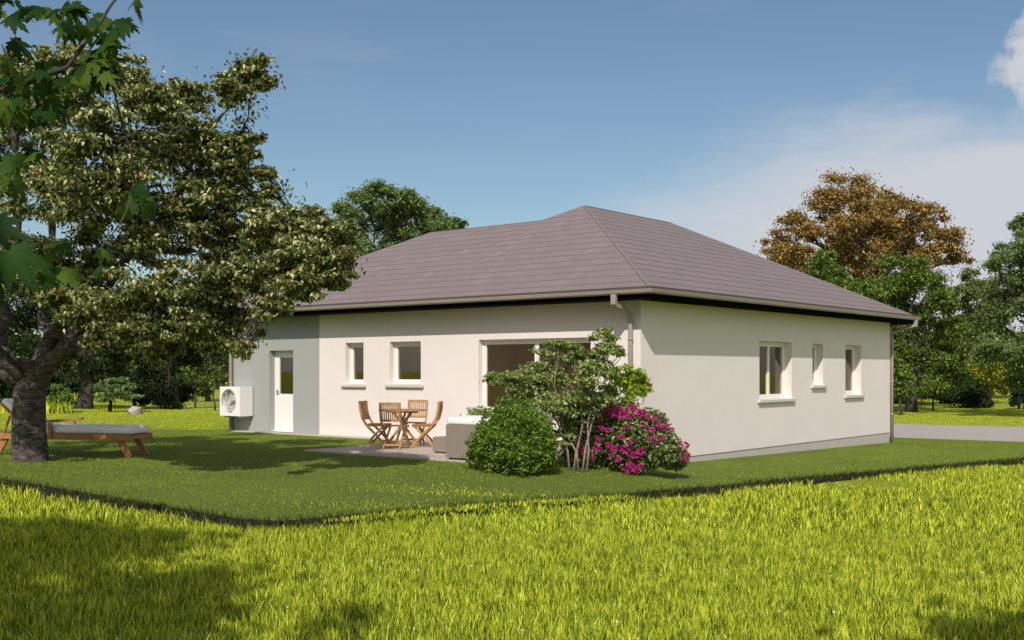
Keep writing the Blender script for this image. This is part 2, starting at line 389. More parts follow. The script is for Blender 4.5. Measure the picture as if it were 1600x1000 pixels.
# the cut soil edge of the lawn
mb = MB()
for a, b_ in EDGES:
    a, b_ = Vector(a), Vector(b_); k = max(1, int((b_-a).length/.25)); d = (b_-a).normalized(); nr = Vector((d.y, -d.x))
    for j in range(k):
        p, q = a.lerp(b_, j/k), a.lerp(b_, (j+1)/k)
        def off(pt, s): r = .04*math.sin(pt.x*3.1+pt.y*2.3)+.03*math.sin(pt.x*11+pt.y*7)+.02*math.sin(pt.x*23); return pt+nr*(s+r)
        hp, hq = float(H(p.x, p.y)), float(H(q.x, q.y))
        p1, q1 = off(p, .05), off(q, .05); p2, q2 = off(p, .16), off(q, .16)
        mb.face([(p.x, p.y, hp+.003), (q.x, q.y, hq+.003), (q1.x, q1.y, hq-.03), (p1.x, p1.y, hp-.03)])
        mb.face([(p1.x, p1.y, hp-.03), (q1.x, q1.y, hq-.03), (q2.x, q2.y, hq-.2), (p2.x, p2.y, hp-.2)])
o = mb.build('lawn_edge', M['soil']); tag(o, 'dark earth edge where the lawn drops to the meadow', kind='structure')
f0, f1 = G(1395, 662, -.57), G(1600, 667, -.57)
rd = (r0-r1).normalized(); fd = (f0-f1).normalized()
ROAD = [[xy(r1-rd*30), xy(f1-fd*30), xy(f0+fd*45), xy(r0+rd*40)]]
o = draped('road', ROAD, 1.0, lambda x, y: float(H(x, y))-.004, M['road']); tag(o, 'grey drive passing behind the right end of the house', kind='structure')

# ------------------------------------------------------------------ terrace and gravel strip
tp = G(485, 702, 0); XT, YT = tp.x-.15, tp.y
mb = MB(); mb.box((XT, .45, -.25), (-.015, YT, 0)); o = mb.build('terrace', M['terrace']); tag(o, 'paved terrace of grey brown slabs along the house wall', kind='structure')
gp = G(499, 680.5, -.01)
mb = MB(); mb.box((gp.x, YT+.003, -.2), (-.015, 11.95, -.012)); o = mb.build('gravel_strip', M['gravel']); tag(o, 'pale gravel strip at the foot of the garden wall', kind='structure')

# ------------------------------------------------------------------ the house
YW, XWID, YA, XB = 12.45, 12.83, 8.8, 7.3
ZT = 2.83
house = empty('bungalow', (0, 0, 0), 'cream rendered single storey house with hipped grey brown slate roof', 'house')
def wall(name, axis, u0, u1, z0, z1, openings, material, th=.3, at=0.0, sign=1, label=None, caps=True):
    """axis 'Y': wall on plane X=at running along Y, body on the side +sign of it. openings: (u0,u1,z0,z1)"""
    us = sorted({u0, u1, *[o[0] for o in openings], *[o[1] for o in openings]}); zs = sorted({z0, z1, *[o[2] for o in openings], *[o[3] for o in openings]})
    bm = bmesh.new(); cache = {}
    def P(u, z, d):
        key = (round(u, 4), round(z, 4), d)
        if key not in cache: cache[key] = bm.verts.new((at+sign*d, u, z) if axis == 'Y' else (u, at+sign*d, z))
        return cache[key]
    for i in range(len(us)-1):
        for j in range(len(zs)-1):
            a, b_, c, d = us[i], us[i+1], zs[j], zs[j+1]; cu, cz = (a+b_)/2, (c+d)/2
            if any(o[0] < cu < o[1] and o[2] < cz < o[3] for o in openings): continue
            for dd in (0, th): bm.faces.new((P(a,c,dd), P(b_,c,dd), P(b_,d,dd), P(a,d,dd)))
    for o in openings:
        a, b_, c, d = o; du = [a]+[u for u in us if a < u < b_]+[b_]; dz = [c]+[z for z in zs if c < z < d]+[d]
        for u, v in zip(du, du[1:]):
            for zz in (c, d): bm.faces.new((P(u,zz,0), P(v,zz,0), P(v,zz,th), P(u,zz,th)))
        for u, v in zip(dz, dz[1:]):
            for uu in (a, b_): bm.faces.new((P(uu,u,0), P(uu,v,0), P(uu,v,th), P(uu,u,th)))
    if caps:
        for uu in (u0, u1):
            for p, q in zip(zs, zs[1:]): bm.faces.new((P(uu,p,0), P(uu,q,0), P(uu,q,th), P(uu,p,th)))
    bmesh.ops.recalc_face_normals(bm, faces=list(bm.faces))
    me = bpy.data.meshes.new(name); bm.to_mesh(me); bm.free(); o = link(name, me, material, house)
    if label: o['label'] = label
    return o
# openings on the garden wall
HD = zL(748, 531)
opS = (wallY(923.5), wallY(748), zL(748, 643), HD)
opW2 = (wallY(657.5), wallY(609), zL(609, 600), HD)
opW1 = (wallY(568), wallY(540), zL(540, 600), HD)
opD = (wallY(458), wallY(421), 0.0, zL(421, 548))
YG = wallY(499)
# and on the side wall
HR = zR(1187, 532.8)
opR1 = (wallX(1186.6), wallX(1237), zR(1187, 624.5), HR)
opR2 = (wallX(1269.5), wallX(1286), zR(1269, 602), HR)
opR3 = (wallX(1321), wallX(1345.5), zR(1321, 617.5), HR)
for k, v in dict(S=opS, W2=opW2, W1=opW1, D=opD, R1=opR1, R2=opR2, R3=opR3, YG=(YG,)).items(): print(k, [round(a, 2) for a in v])
ZP = -.205
wall('wall', 'Y', 0.0, YG, ZP, ZT, [opS, opW2, opW1], M['render'], label='cream rendered garden side wall')
wall('wall', 'Y', YG, YW, ZP, ZT, [(opD[0], opD[1], .0, opD[3])], M['grey_render'], label='grey rendered wall section by the white door')
wall('wall', 'X', .3, XWID, ZP, ZT, [opR1, opR2, opR3], M['render'], label='cream rendered side wall with three windows')
wall('wall', 'Y', .3, YA, ZP, ZT, [(3.4, 4.6, 1.0, 2.1)], M['render'], at=XWID, sign=-1)
wall('wall', 'X', XB, XWID-.3, ZP, ZT, [], M['render'], at=YA, sign=-1)
wall('wall', 'Y', YA, YW, ZP, ZT, [], M['grey_render'], at=XB, sign=-1)
wall('wall', 'X', .3, XB-.3, ZP, ZT, [], M['grey_render'], at=YW, sign=-1)
# plinth, 2 cm back
mb = MB(); q = .015
mb.prism([(q, q), (XWID-q, q), (XWID-q, YA-q), (XB-q, YA-q), (XB-q, YW-q), (q, YW-q)], -.9, ZP-.004)
mb.build('plinth', M['plinth'], house)
mb = MB(); mb.prism([(.301, .301), (XWID-.301, .301), (XWID-.301, YA-.301), (XB-.301, YA-.301), (XB-.301, YW-.301), (.301, YW-.301)], -.19, -.02)
mb.build('floor', M['infloor'], house)
mb = MB(); mb.prism([(.301, .301), (XWID-.301, .301), (XWID-.301, YA-.301), (XB-.301, YA-.301), (XB-.301, YW-.301), (.301, YW-.301)], 2.55, 2.6)
mb.build('ceiling', M['inceil'], house)
# interior partitions and lining
mb = MB()
mb.box((2.5, .31, -.02), (2.6, 6.4, 2.545)); mb.box((.31, 5.05, -.02), (2.49, 5.15, 2.545)); mb.box((3.0, 6.5, -.02), (3.1, 12.1, 2.545))
mb.box((.31, 8.9, -.02), (2.99, 9.0, 2.545)); mb.box((3.71, 3.2, -.02), (12.5, 3.3, 2.545)); mb.box((9.5, .31, -.02), (9.6, 3.19, 2.545))
mb.build('interior_wall', M['inwall'], house)
mb = MB(); mb.box((2.45, 1.5, -.015), (2.495, 2.4, 2.1)); mb.box((2.43, 1.55, 1.0), (2.45, 1.57, 1.1)); mb.build('interior_door', M['indoor_wood'], house)

OE, ZE, PEAK = .54, 3.0, 4.4
PIT = .508
def rz(dist): return ZE+PIT*dist
xe0, ye0, xe1, yeA, yeB, xeB = -OE, -OE, XWID+OE, YA+OE, YW+OE, 3.65*2+OE
pk = (4.4, 4.4, rz(4.94)); pk2 = (xe1-4.94, 4.4, rz(4.94)); j = (3.65, 5.15, rz(4.19)); be = (3.65, yeB-4.19, rz(4.19))
planes = [
    ([(xe0,ye0,ZE), pk, j, be, (xe0,yeB,ZE)], (0,1), (1,0)),
    ([(xe0,ye0,ZE), (xe1,ye0,ZE), pk2, pk], (1,0), (0,1)),
    ([(xe1,ye0,ZE), (xe1,yeA,ZE), pk2], (0,1), (-1,0)),
    ([(xe1,yeA,ZE), pk2, pk, j, (xeB,yeA,ZE)], (-1,0), (0,-1)),
    ([j, be, (xeB,yeB,ZE), (xeB,yeA,ZE)], (0,1), (-1,0)),
    ([be, (xe0,yeB,ZE), (xeB,yeB,ZE)], (1,0), (0,-1))]
def clipz(poly, z, keep_above):
    out_ = []
    for a, b_ in zip(poly, poly[1:]+poly[:1]):
        ia = (a[2] >= z) == keep_above or abs(a[2]-z) < 1e-9; ib = (b_[2] >= z) == keep_above or abs(b_[2]-z) < 1e-9
        if ia: out_.append(a)
        if ia != ib:
            s = (z-a[2])/(b_[2]-a[2]); out_.append(tuple(a[k]+(b_[k]-a[k])*s for k in range(3)))
    return out_
bm = bmesh.new(); uvl = bm.loops.layers.uv.new('UVMap')
cs = math.cos(math.atan(PIT)); rowz = .345*math.sin(math.atan(PIT))
for poly, along, up in planes:
    nrm = Vector((-up[0]*PIT, -up[1]*PIT, 1)).normalized()
    k = 0
    while ZE+k*rowz < rz(4.94)-1e-6:
        za, zb = ZE+k*rowz, ZE+(k+1)*rowz
        strip = clipz(clipz(poly, za, True), zb, False); k += 1
        clean = []
        for p in strip:
            if not clean or (Vector(p)-Vector(clean[-1])).length > 1e-4: clean.append(p)
        if len(clean) > 1 and (Vector(clean[0])-Vector(clean[-1])).length < 1e-4: clean.pop()
        if len(clean) < 3: continue
        def lift(p): s = 1-(p[2]-za)/rowz; return Vector(p)+nrm*(.003+.007*s)
        vs = [bm.verts.new(lift(p)) for p in clean]; f = bm.faces.new(vs)
        for lp, p in zip(f.loops, clean): lp[uvl].uv = (p[0]*along[0]+p[1]*along[1], (p[2]-ZE)/math.sin(math.atan(PIT)))
        for a, b_ in zip(clean, clean[1:]+clean[:1]):
            if abs(a[2]-za) < 1e-6 and abs(b_[2]-za) < 1e-6 and a != b_:
                vs = [bm.verts.new(lift(a)), bm.verts.new(lift(b_)), bm.verts.new(Vector(b_)-nrm*.01), bm.verts.new(Vector(a)-nrm*.01)]
                f = bm.faces.new(vs)
                for lp, p in zip(f.loops, (a, b_, b_, a)): lp[uvl].uv = (p[0]*along[0]+p[1]*along[1], (p[2]-ZE)/math.sin(math.atan(PIT))-.002)
me = bpy.data.meshes.new('roof'); bm.to_mesh(me); bm.free(); roof = link('roof', me, M['slate'], house)
def up_(p, dz): return (p[0], p[1], p[2]+dz)
mb = MB()
for a, b_ in (((xe0,ye0,ZE), pk), (pk, pk2), (pk2, (xe1,ye0,ZE)), (pk, j), (j, be), (be, (xe0,yeB,ZE)), (pk2, (xe1,yeA,ZE)), (be, (xeB,yeB,ZE))):
    mb.bar(up_(a,.008), up_(b_,.008), .055, .022)
mb.build('ridge_cap', M['ridge'], roof)
# soffit, fascia, gutters
def ring(d0, d1): return [((-d1, -d1), (XWID+d1, -d0)), ((-d1, -d0), (-d0, YW+d1)), ((XWID+d0, -d0), (XWID+d1, YA+d1)), ((XB+d1, YA+d0), (XWID+d0, YA+d1)), ((XB+d0, YA+d0), (XB+d1, YW+d1)), ((-d0, YW+d0), (XB+d0, YW+d1))]
mb = MB()
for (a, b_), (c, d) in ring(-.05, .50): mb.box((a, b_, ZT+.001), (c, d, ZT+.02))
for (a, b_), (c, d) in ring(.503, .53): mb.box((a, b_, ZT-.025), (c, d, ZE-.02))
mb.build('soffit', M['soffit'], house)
prof = [(.532, .0), (.63, .0), (.645, -.010), (.638, -.022), (.63, -.055), (.60, -.082), (.565, -.082), (.532, -.065)]      # gutter outline, distance from the wall and drop
def gutter_path(pts, closed=False):
    mb = MB(); rings = []
    for (x, y, sx, sy) in pts: rings.append([mb.bm.verts.new((x+sx*d, y+sy*d, 2.985+dz)) for d, dz in prof])
    n = len(prof); pr = list(zip(rings, rings[1:]))+([(rings[-1], rings[0])] if closed else [])
    for a, b_ in pr:
        for k in range(n): mb.bm.faces.new((a[k], a[(k+1)%n], b_[(k+1)%n], b_[k]))
    return mb
mb = gutter_path([(0,0,-1,-1), (XWID,0,1,-1), (XWID,YA,1,1), (XB,YA,1,1), (XB,YW,1,1), (0,YW,-1,1)], True)
gut = mb.build('gutter', M['zinc'], house)
mb = MB()                                      # dark taupe eaves flashing strip under the first slates
for (a, b_), (c, d) in ring(.552, .61): mb.box((a, b_, ZE-.014), (c, d, ZE+.035))
mb.build('eaves_strip', M['flash'], house)
def pipe(pts, zbot, x, y, label):
    p = MB(); p.tube(pts+[(x, y, pts[-1][2]-.12), (x, y, zbot)], .045, 14); o = p.build('downpipe', M['zinc'], house, smooth=True); o['label'] = label
    b = MB()
    b.box((pts[0][0]-.048, pts[0][1]-.048, pts[0][2]-.15), (pts[0][0]+.048, pts[0][1]+.048, pts[0][2]+.04), bev=.012); b.build('outlet', M['zinc'], o, smooth=True)
    for z in (2.1, 1.2, .3):
        b = MB(); b.tube([(x, y, z-.02), (x, y, z+.02)], .052, 14)
        b.build('pipe_clip', M['zinc'], o, smooth=True)
yp = wallY(988.5); yo = .30+(-.0)
pipe([(-.60, yp+.02, 2.87), (-.60, yp+.02, 2.74), (-.32, yp, 2.66), (-.075, yp, 2.56)], -.35, -.075, yp, 'taupe downpipe at the near corner of the house')
pipe([(-.60, YW-.10, 2.87), (-.60, YW-.10, 2.74), (-.32, YW-.10, 2.66), (-.075, YW-.10, 2.56)], -.15, -.075, YW-.10, 'taupe downpipe at the grey end of the wall')
pipe([(XWID+.30, -.60, 2.87), (XWID+.30, -.60, 2.76), (XWID+.17, -.3, 2.66), (XWID+.055, -.032, 2.56)], -.6, XWID+.055, -.032, 'taupe downpipe at the far right corner')
print('pipe', yp)

# windows and doors: built in (u, depth, z) and mapped on to their wall
def mapper(axis):
    if axis == 'Y': return lambda u, d, z: (d, u, z)
    return lambda u, d, z: (u, d, z)
def ubox(mb, mp, u0, d0, z0, u1, d1, z1):
    a, b_ = mp(u0, d0, z0), mp(u1, d1, z1); mb.box([min(p) for p in zip(a, b_)], [max(p) for p in zip(a, b_)])
def window(axis, op, sashes, label, sill=True, reveal=.16, fr=.055, hside=1, name='window'):
    u0, u1, z0, z1 = op; mp = mapper(axis)
    root = empty(name, mp((u0+u1)/2, 0, z0), label, None); root.parent = house; T = Vector(mp((u0+u1)/2, 0, z0))
    def fin(mb, nm, mt, par=root, sm=False):
        bmesh.ops.translate(mb.bm, verts=list(mb.bm.verts), vec=-T); return mb.build(nm, mt, par, sm)
    e = .004; d0, d1 = reveal, reveal+.07; mb = MB()
    ubox(mb, mp, u0+e, d0, z0+e, u1-e, d1, z0+fr); ubox(mb, mp, u0+e, d0, z1-fr, u1-e, d1, z1-e)
    ubox(mb, mp, u0+e, d0, z0+fr, u0+fr, d1, z1-fr); ubox(mb, mp, u1-fr, d0, z0+fr, u1-e, d1, z1-fr)
    fin(mb, 'frame', M['white'])
    a, b_ = u0+fr, u1-fr; wds = (b_-a)/sashes; s = .05
    for i in range(sashes):
        p, q = a+i*wds, a+(i+1)*wds; mb = MB(); f0, f1 = d0+.012, d0+.06; g = .003
        ubox(mb, mp, p+g, f0, z0+fr+g, q-g, f1, z0+fr+s); ubox(mb, mp, p+g, f0, z1-fr-s, q-g, f1, z1-fr-g)
        ubox(mb, mp, p+g, f0, z0+fr+s, p+s, f1, z1-fr-s); ubox(mb, mp, q-s, f0, z0+fr+s, q-g, f1, z1-fr-s)
        fin(mb, 'sash', M['white'])
        mb = MB(); ubox(mb, mp, p+s-.005, f0+.02, z0+fr+s-.005, q-s+.005, f0+.026, z1-fr-s+.005); fin(mb, 'pane', M['glass'])
    mb = MB(); hu = (a+s*.5 if hside > 0 else b_-s*.5); zc = (z0+z1)/2
    if axis == 'Y': hu = b_-s*.5
    ubox(mb, mp, hu-.012, d0+.062, zc-.06, hu+.012, d0+.085, zc+.06); fin(mb, 'handle', M['white'])
    if sill:
        mb = MB(); ubox(mb, mp, u0-.10, -.07, z0-.075, u1+.10, d0+.03, z0-.005)
        bmesh.ops.bevel(mb.bm, geom=list(mb.bm.edges), offset=.008, segments=1, affect='EDGES'); fin(mb, 'sill', M['sill'])
    return root
window('Y', opS, 2, 'wide two pane glazed opening behind the maple shrub', reveal=.12, fr=.05)
window('Y', opW2, 1, 'square window above the teak table', reveal=.14)
window('Y', opW1, 1, 'narrow window next to the grey wall section', reveal=.14)
window('X', opR1, 2, 'two leaf window nearest the near corner of the side wall', reveal=.17)
window('X', opR2, 1, 'very narrow middle window of the side wall', reveal=.17, fr=.04)
window('X', opR3, 1, 'single leaf window farthest along the side wall', reveal=.17)
# door
u0, u1, z0, z1 = opD; T = Vector((0, (u0+u1)/2, 0))
dr = empty('door', T, 'white back door with a glazed upper half', None); dr.parent = house
def fin(mb, nm, mt, par=dr, sm=False, bev=0):
    bmesh.ops.translate(mb.bm, verts=list(mb.bm.verts), vec=-T); return mb.build(nm, mt, par, sm)
rv = .16; mb = MB(); e = .004
mb.box((rv, u0+e, .0), (rv+.07, u0+.05, z1-e)); mb.box((rv, u1-.05, .0), (rv+.07, u1-e, z1-e)); mb.box((rv, u0+.05, z1-.05), (rv+.07, u1-.05, z1-e)); mb.box((.0, u0+e, -.02), (rv+.1, u1-e, .012))
fin(mb, 'frame', M['white'])
mb = MB(); a, b_ = u0+.053, u1-.053; st = .13; zg = .93
mb.box((rv+.012, a, .016), (rv+.055, b_, zg)); mb.box((rv+.012, a, z1-.17), (rv+.055, b_, z1-.053)); mb.box((rv+.012, a, zg), (rv+.055, a+st, z1-.17)); mb.box((rv+.012, b_-st, zg), (rv+.055, b_, z1-.17))
fin(mb, 'door_leaf', M['white'])
mb = MB(); mb.box((rv+.03, a+st-.004, zg-.004), (rv+.036, b_-st+.004, z1-.166)); fin(mb, 'pane', M['glass'])
mb = MB(); mb.tube([(rv+.012, b_-.05, .98), (rv-.04, b_-.05, .98)], .01, 8); mb.tube([(rv-.04, b_-.045, .98), (rv-.04, b_-.16, .98)], .01, 8); mb.box((rv+.006, b_-.07, .90), (rv+.012, b_-.03, 1.04)); fin(mb, 'handle', M['steel'])

# heat pump on the wall
hy1, hy0 = wallY(349)-.02, wallY(393)
XF = -.42
def yofx(px, X): k = (px-800)/F; return (2.41+RX*X-k*(20.7+FX*X))/(-RY+k*FY)
hyR = yofx(375, XF); hyL = yofx(343.5, XF)
hz1 = CZ+(HZ-604.5)/F*(20.7+FX*XF+FY*hyR); hz0 = CZ+(HZ-650.5)/F*(20.7+FX*XF+FY*hyR)
print('heatpump', hyR, hyL, hz0, hz1)
hp = empty('heat_pump', (XF/2, (hyL+hyR)/2, hz0), 'white heat pump box with round fan grille fixed to the grey wall', 'heat pump'); T = hp.location.copy()
def finp(mb, nm, mt, par=hp, sm=False):
    bmesh.ops.translate(mb.bm, verts=list(mb.bm.verts), vec=-T); return mb.build(nm, mt, par, sm)
fy, fz, frd = hyL-(hyL-hyR)*.43, (hz0+hz1)/2, min((hz1-hz0)*.42, (hyL-hyR)*.42)
bm = bmesh.new()                               # casing with a round hole in its front
nseg = 40; circ = [bm.verts.new((XF, fy+frd*math.cos(2*math.pi*k/nseg), fz+frd*math.sin(2*math.pi*k/nseg))) for k in range(nseg)]
def sq(k):
    c, s_ = math.cos(2*math.pi*k/nseg), math.sin(2*math.pi*k/nseg)
    sy = (hyL-fy)/c if c > 1e-6 else (hyR-fy)/c if c < -1e-6 else 1e9; sz = (hz1-fz)/s_ if s_ > 1e-6 else (hz0-fz)/s_ if s_ < -1e-6 else 1e9
    r = min(sy, sz); return (XF, fy+c*r, fz+s_*r)
outer = [bm.verts.new(sq(k)) for k in range(nseg)]
for k in range(nseg): bm.faces.new((circ[k], circ[(k+1)%nseg], outer[(k+1)%nseg], outer[k]))
cn = [(hyL, hz1), (hyR, hz1), (hyR, hz0), (hyL, hz0)]
for cy_, cz_ in cn:                            # corner triangles
    ks = sorted(range(nseg), key=lambda k: (outer[k].co.y-cy_)**2+(outer[k].co.z-cz_)**2)
    a = ks[0]; cand = [(a+1)%nseg, (a-1)%nseg]
    for b2 in cand:
        if abs(outer[a].co.y-outer[b2].co.y) > 1e-5 and abs(outer[a].co.z-outer[b2].co.z) > 1e-5:
            v = bm.verts.new((XF, cy_, cz_)); bm.faces.new((outer[a], outer[b2], v)); break
back = [bm.verts.new((circ[k].co.x+.14, circ[k].co.y, circ[k].co.z)) for k in range(nseg)]
for k in range(nseg): bm.faces.new((circ[k], circ[(k+1)%nseg], back[(k+1)%nseg], back[k]))
c8 = [bm.verts.new((x, y, z)) for x in (XF, -.03) for y, z in cn]
for k in range(4): bm.faces.new((c8[k], c8[(k+1)%4], c8[4+(k+1)%4], c8[4+k]))
bm.faces.new(c8[4:])
bmesh.ops.recalc_face_normals(bm, faces=list(bm.faces)); bmesh.ops.translate(bm, verts=list(bm.verts), vec=-T)
me = bpy.data.meshes.new('casing'); bm.to_mesh(me); bm.free(); casing = link('casing', me, M['white'], hp)
mb = MB(); mb.tube([(XF+.135, fy, fz), (XF+.13, fy, fz)], frd*.99, 32); finp(mb, 'fan_back', M['fan'])
mb = MB()
for k in range(3):
    t0 = 2*math.pi*k/3+.4; pts = []
    for rr, w0, w1 in ((.2, -.25, .35), (.6, -.35, .5), (.93, -.2, .75)):
        pts.append([(XF+.10, fy+frd*rr*math.cos(t0+w0), fz+frd*rr*math.sin(t0+w0)), (XF+.05, fy+frd*rr*math.cos(t0+w1), fz+frd*rr*math.sin(t0+w1))])
    for a, b_ in zip(pts, pts[1:]): mb.face([a[0], b_[0], b_[1], a[1]])
mb.tube([(XF+.11, fy, fz), (XF+.03, fy, fz)], frd*.24, 20); finp(mb, 'fan', M['fan'])
mb = MB()
for rr in (.35, .55, .75, .93): 
    pts = [(XF+.004, fy+frd*rr*math.cos(2*math.pi*k/32), fz+frd*rr*math.sin(2*math.pi*k/32)) for k in range(33)]; mb.tube(pts, .0035, 5, cap=False)
for k in range(6):
    t0 = math.pi*2*k/6; mb.tube([(XF+.006, fy+frd*.24*math.cos(t0), fz+frd*.24*math.sin(t0)), (XF+.006, fy+frd*math.cos(t0), fz+frd*math.sin(t0))], .004, 5)
finp(mb, 'grille', M['fan'])
for yy in (hyR+.12, hyL-.15):
    mb = MB(); mb.box((XF+.03, yy-.02, hz0-.035), (-.002, yy+.02, hz0-.001)); mb.box((-.03, yy-.02, hz0-.22), (-.002, yy+.02, hz0-.036)); finp(mb, 'bracket', M['steel'])

# ------------------------------------------------------------------ garden furniture
TC = G(629, 698, 0)
ca = math.atan2(FY, FX)                        # camera forward angle
tbl = empty('garden_table', (TC.x, TC.y, 0), 'folding octagonal teak table among the four chairs on the terrace', 'table', rz=ca-R(18))
rt = .44; mb = MB()
for k in range(9):                             # slatted octagonal top
    y0_, y1_ = -rt+k*2*rt/9+.004, -rt+(k+1)*2*rt/9-.004; c45 = rt*math.tan(R(22.5))
    def hw(y): return rt if abs(y) < c45 else rt-(abs(y)-c45)
    mb.prism([(-hw(y0_), y0_), (hw(y0_), y0_), (hw(y1_), y1_), (-hw(y1_), y1_)], .715, .74)
mb.build('table_top', M['teak'], tbl)
mb = MB(); mb.box((-.34, -.03, .675), (.34, .03, .712)); mb.box((-.03, -.34, .674), (-.0, .34, .711)); mb.build('apron', M['teak'], tbl)
for a in (45, 135, 225, 315):
    d = Vector((math.cos(R(a)), math.sin(R(a)), 0)); s_ = Vector((-d.y, d.x, 0))
    mb = MB(); mb.bar(d*.36+s_*.02*(1 if a in (45,225) else -1), -d*.20+s_*.02*(1 if a in (45,225) else -1)+Vector((0,0,.68)), .045, .03, up=s_); mb.build('leg', M['teak'], tbl)
mb = MB(); mb.tube([(0,0,.38), (0,0,.50)], .03, 10); mb.build('hub', M['teak'], tbl)

def make_chair(label):
    c = empty('garden_chair', (0, 0, 0), label, 'chair', 'teak folding chairs around the table')
    # +X is the way the sitter faces
    for s in (-1, 1):
        mb = MB(); y = s*.20; pts = [(-.32,y,.90), (-.31,y,.75), (-.27,y,.58), (-.17,y,.42), (.02,y,.24), (.24,y,.0)]
        for a, b_ in zip(pts, pts[1:]): mb.bar(a, b_, .024, .042, up=(0,1,0) if 0 else (1,0,1))
        mb.build('leg', M['teak'], c); c.children[-1]['label'] = 'curved rear upright running to the front foot'
        mb = MB(); y = s*.165; mb.bar((-.24,y,0), (.19,y,.44), .024, .042, up=(1,0,0)); mb.build('leg', M['teak'], c)
    mb = MB()
    for k in range(8):
        x = -.20+k*.052; mb.box((x, -.215, .437), (x+.042, .215, .455))
    for s in (-1, 1): mb.box((-.20, s*.185-.012, .405), (.215, s*.185+.012, .436))
    mb.build('seat', M['teak'], c)
    mb = MB()
    for k in range(9):
        y = -.165+k*.0413; mb.bar((-.268,y,.56), (-.318,y,.86), .022, .014, up=(1,0,0))
    mb.bar((-.264,-.186,.555), (-.264,.186,.555), .03, .045); mb.bar((-.322,-.213,.875), (-.322,.213,.875), .03, .055)
    mb.build('backrest', M['teak'], c)
    mb = MB(); mb.bar((.13,-.19,.11), (.13,.19,.11), .025, .035); mb.build('stretcher', M['teak'], c); mb = MB(); mb.bar((-.16,-.165,.085), (-.16,.165,.085), .025, .035); mb.build('stretcher', M['teak'], c)
    return c
def copy_tree(o, parent=None, label=None):
    c = o.copy(); COL.objects.link(c); c.parent = parent
    if parent is not None: c.matrix_parent_inverse = o.matrix_parent_inverse.copy()
    if label: c['label'] = label
    for ch in list(o.children): copy_tree(ch, c)
    return c
ch0 = make_chair('teak folding chair nearest the camera, its slatted back to the lawn')
def put(o, px, depth_off, face):               # face: angle of the facing direction, seen in the camera frame (0 = right, 90 = away)
    d = TCd+depth_off; p = Wc((px-800)/F*d, d, 0); o.location = (p.x, p.y, 0)
    v = (math.cos(R(face)), math.sin(R(face))); o.rotation_euler.z = math.atan2(RY*v[0]+FY*v[1], RX*v[0]+FX*v[1])
TCd = (TC.x-CX)*FX+(TC.y-CY)*FY
chs = [copy_tree(ch0, None, l) for l in ('teak folding chair at the far side of the table, back against the house wall', 'teak folding chair seen side on at the left of the table', 'teak folding chair seen side on at the right of the table')]
put(ch0, 618, -.60, 76); put(chs[0], 646, .72, -102); put(chs[1], 591, .12, -12); put(chs[2], 663, -.08, 174)

# rattan lounge pieces
def at_d(px, d, z=0): return Wc((px-800)/F*d, d, z)
pA = G(696.5, 717.5, 0.0)                      # near left lower corner of the big piece
sofa = empty('rattan_sofa', (pA.x, pA.y, 0), 'large grey brown rattan lounge seat with white top cushion beside the round bush', 'sofa')
mb = MB(); zt = CZ+(HZ-663)/F*((pA.x-CX)*FX+(pA.y-CY)*FY)
mb.box((0, -.95, .03), (.80, 0, zt), bev=.015); mb.build('base', M['rattan'], sofa)
mb = MB()
mb.box((.015, -.93, zt+.002), (.785, -.015, zt+.115), bev=.03); mb.build('cushion', M['cushion'], sofa, smooth=True)
for x, y in ((.04,-.92), (.04,-.08), (.72,-.92), (.72,-.08)):
    mb = MB(); mb.box((x, y, .001), (x+.04, y+.04, .03)); mb.build('foot', M['dark'], sofa)
pB = G(676, 707.5, 0)
ott = empty('rattan_stool', (pB.x, pB.y, 0), 'small low rattan stool at the left of the large rattan seat', 'stool')
db = (pB.x-CX)*FX+(pB.y-CY)*FY; zs = CZ+(HZ-682.5)/F*db
mb = MB(); mb.box((0, -.6, .025), (.55, 0, zs), bev=.012); mb.build('base', M['rattan'], ott)
for x, y in ((.03,-.57), (.03,-.07), (.48,-.57), (.48,-.07)):
    mb = MB(); mb.box((x, y, .001), (x+.04, y+.04, .025)); mb.build('foot', M['dark'], ott)

# sun lounger behind the trunk
LDEP = 20.3
def LW(px, py, d=LDEP): return Wp(px, py, d)
p0 = at_d(4, 20.5); p1 = at_d(222, 19.9)
ldir = (p1-p0).normalized(); llen = (p1-p0).length
lg = empty('sun_lounger', (p0.x, p0.y, -.03), 'reddish wooden sun lounger with white mattress standing behind the big trunk', 'sun lounger', rz=math.atan2(ldir.y, ldir.x))
zr = .36
for s, y in ((-1, -.33), (1, .33)):
    mb = MB(); mb.box((0, y-.02, zr-.06), (llen, y+.02, zr+.045), bev=.006); mb.build('side_rail', M['redwood'], lg)
mb = MB(); mb.box((llen-.05, -.309, zr-.04), (llen-.01, .309, zr+.03)); mb.box((.01, -.309, zr-.04), (.05, .309, zr+.03))
for k in range(22): x = .08+k*(llen-.16)/22; mb.box((x, -.308, zr+.0), (x+.07, .308, zr+.018))
mb.build('slats', M['redwood'], lg)
for x0, x1 in ((.30, .10), (llen-.30, llen-.08)):
    for y in (-.30, .30):
        mb = MB(); mb.bar((x0, y*.93, zr-.02), (x1, y*.93, .0), .045, .10, up=(1,0,0)); mb.build('leg', M['redwood'], lg)
mb = MB(); mb.box((.86, -.30, zr+.047), (llen-.03, .30, zr+.19), bev=.05)
mt_ = mb.build('mattress', M['cushion'], lg, smooth=True)
mb = MB(); ua = R(38); Mb = Matrix.Translation((.84, 0, zr+.05)) @ Matrix.Rotation(ua, 4, 'Y')
mb.box((-.85, -.30, .03), (0, .30, .13), Mb, bev=.04); bk = mb.build('back_cushion', M['cushion'], lg, smooth=True)
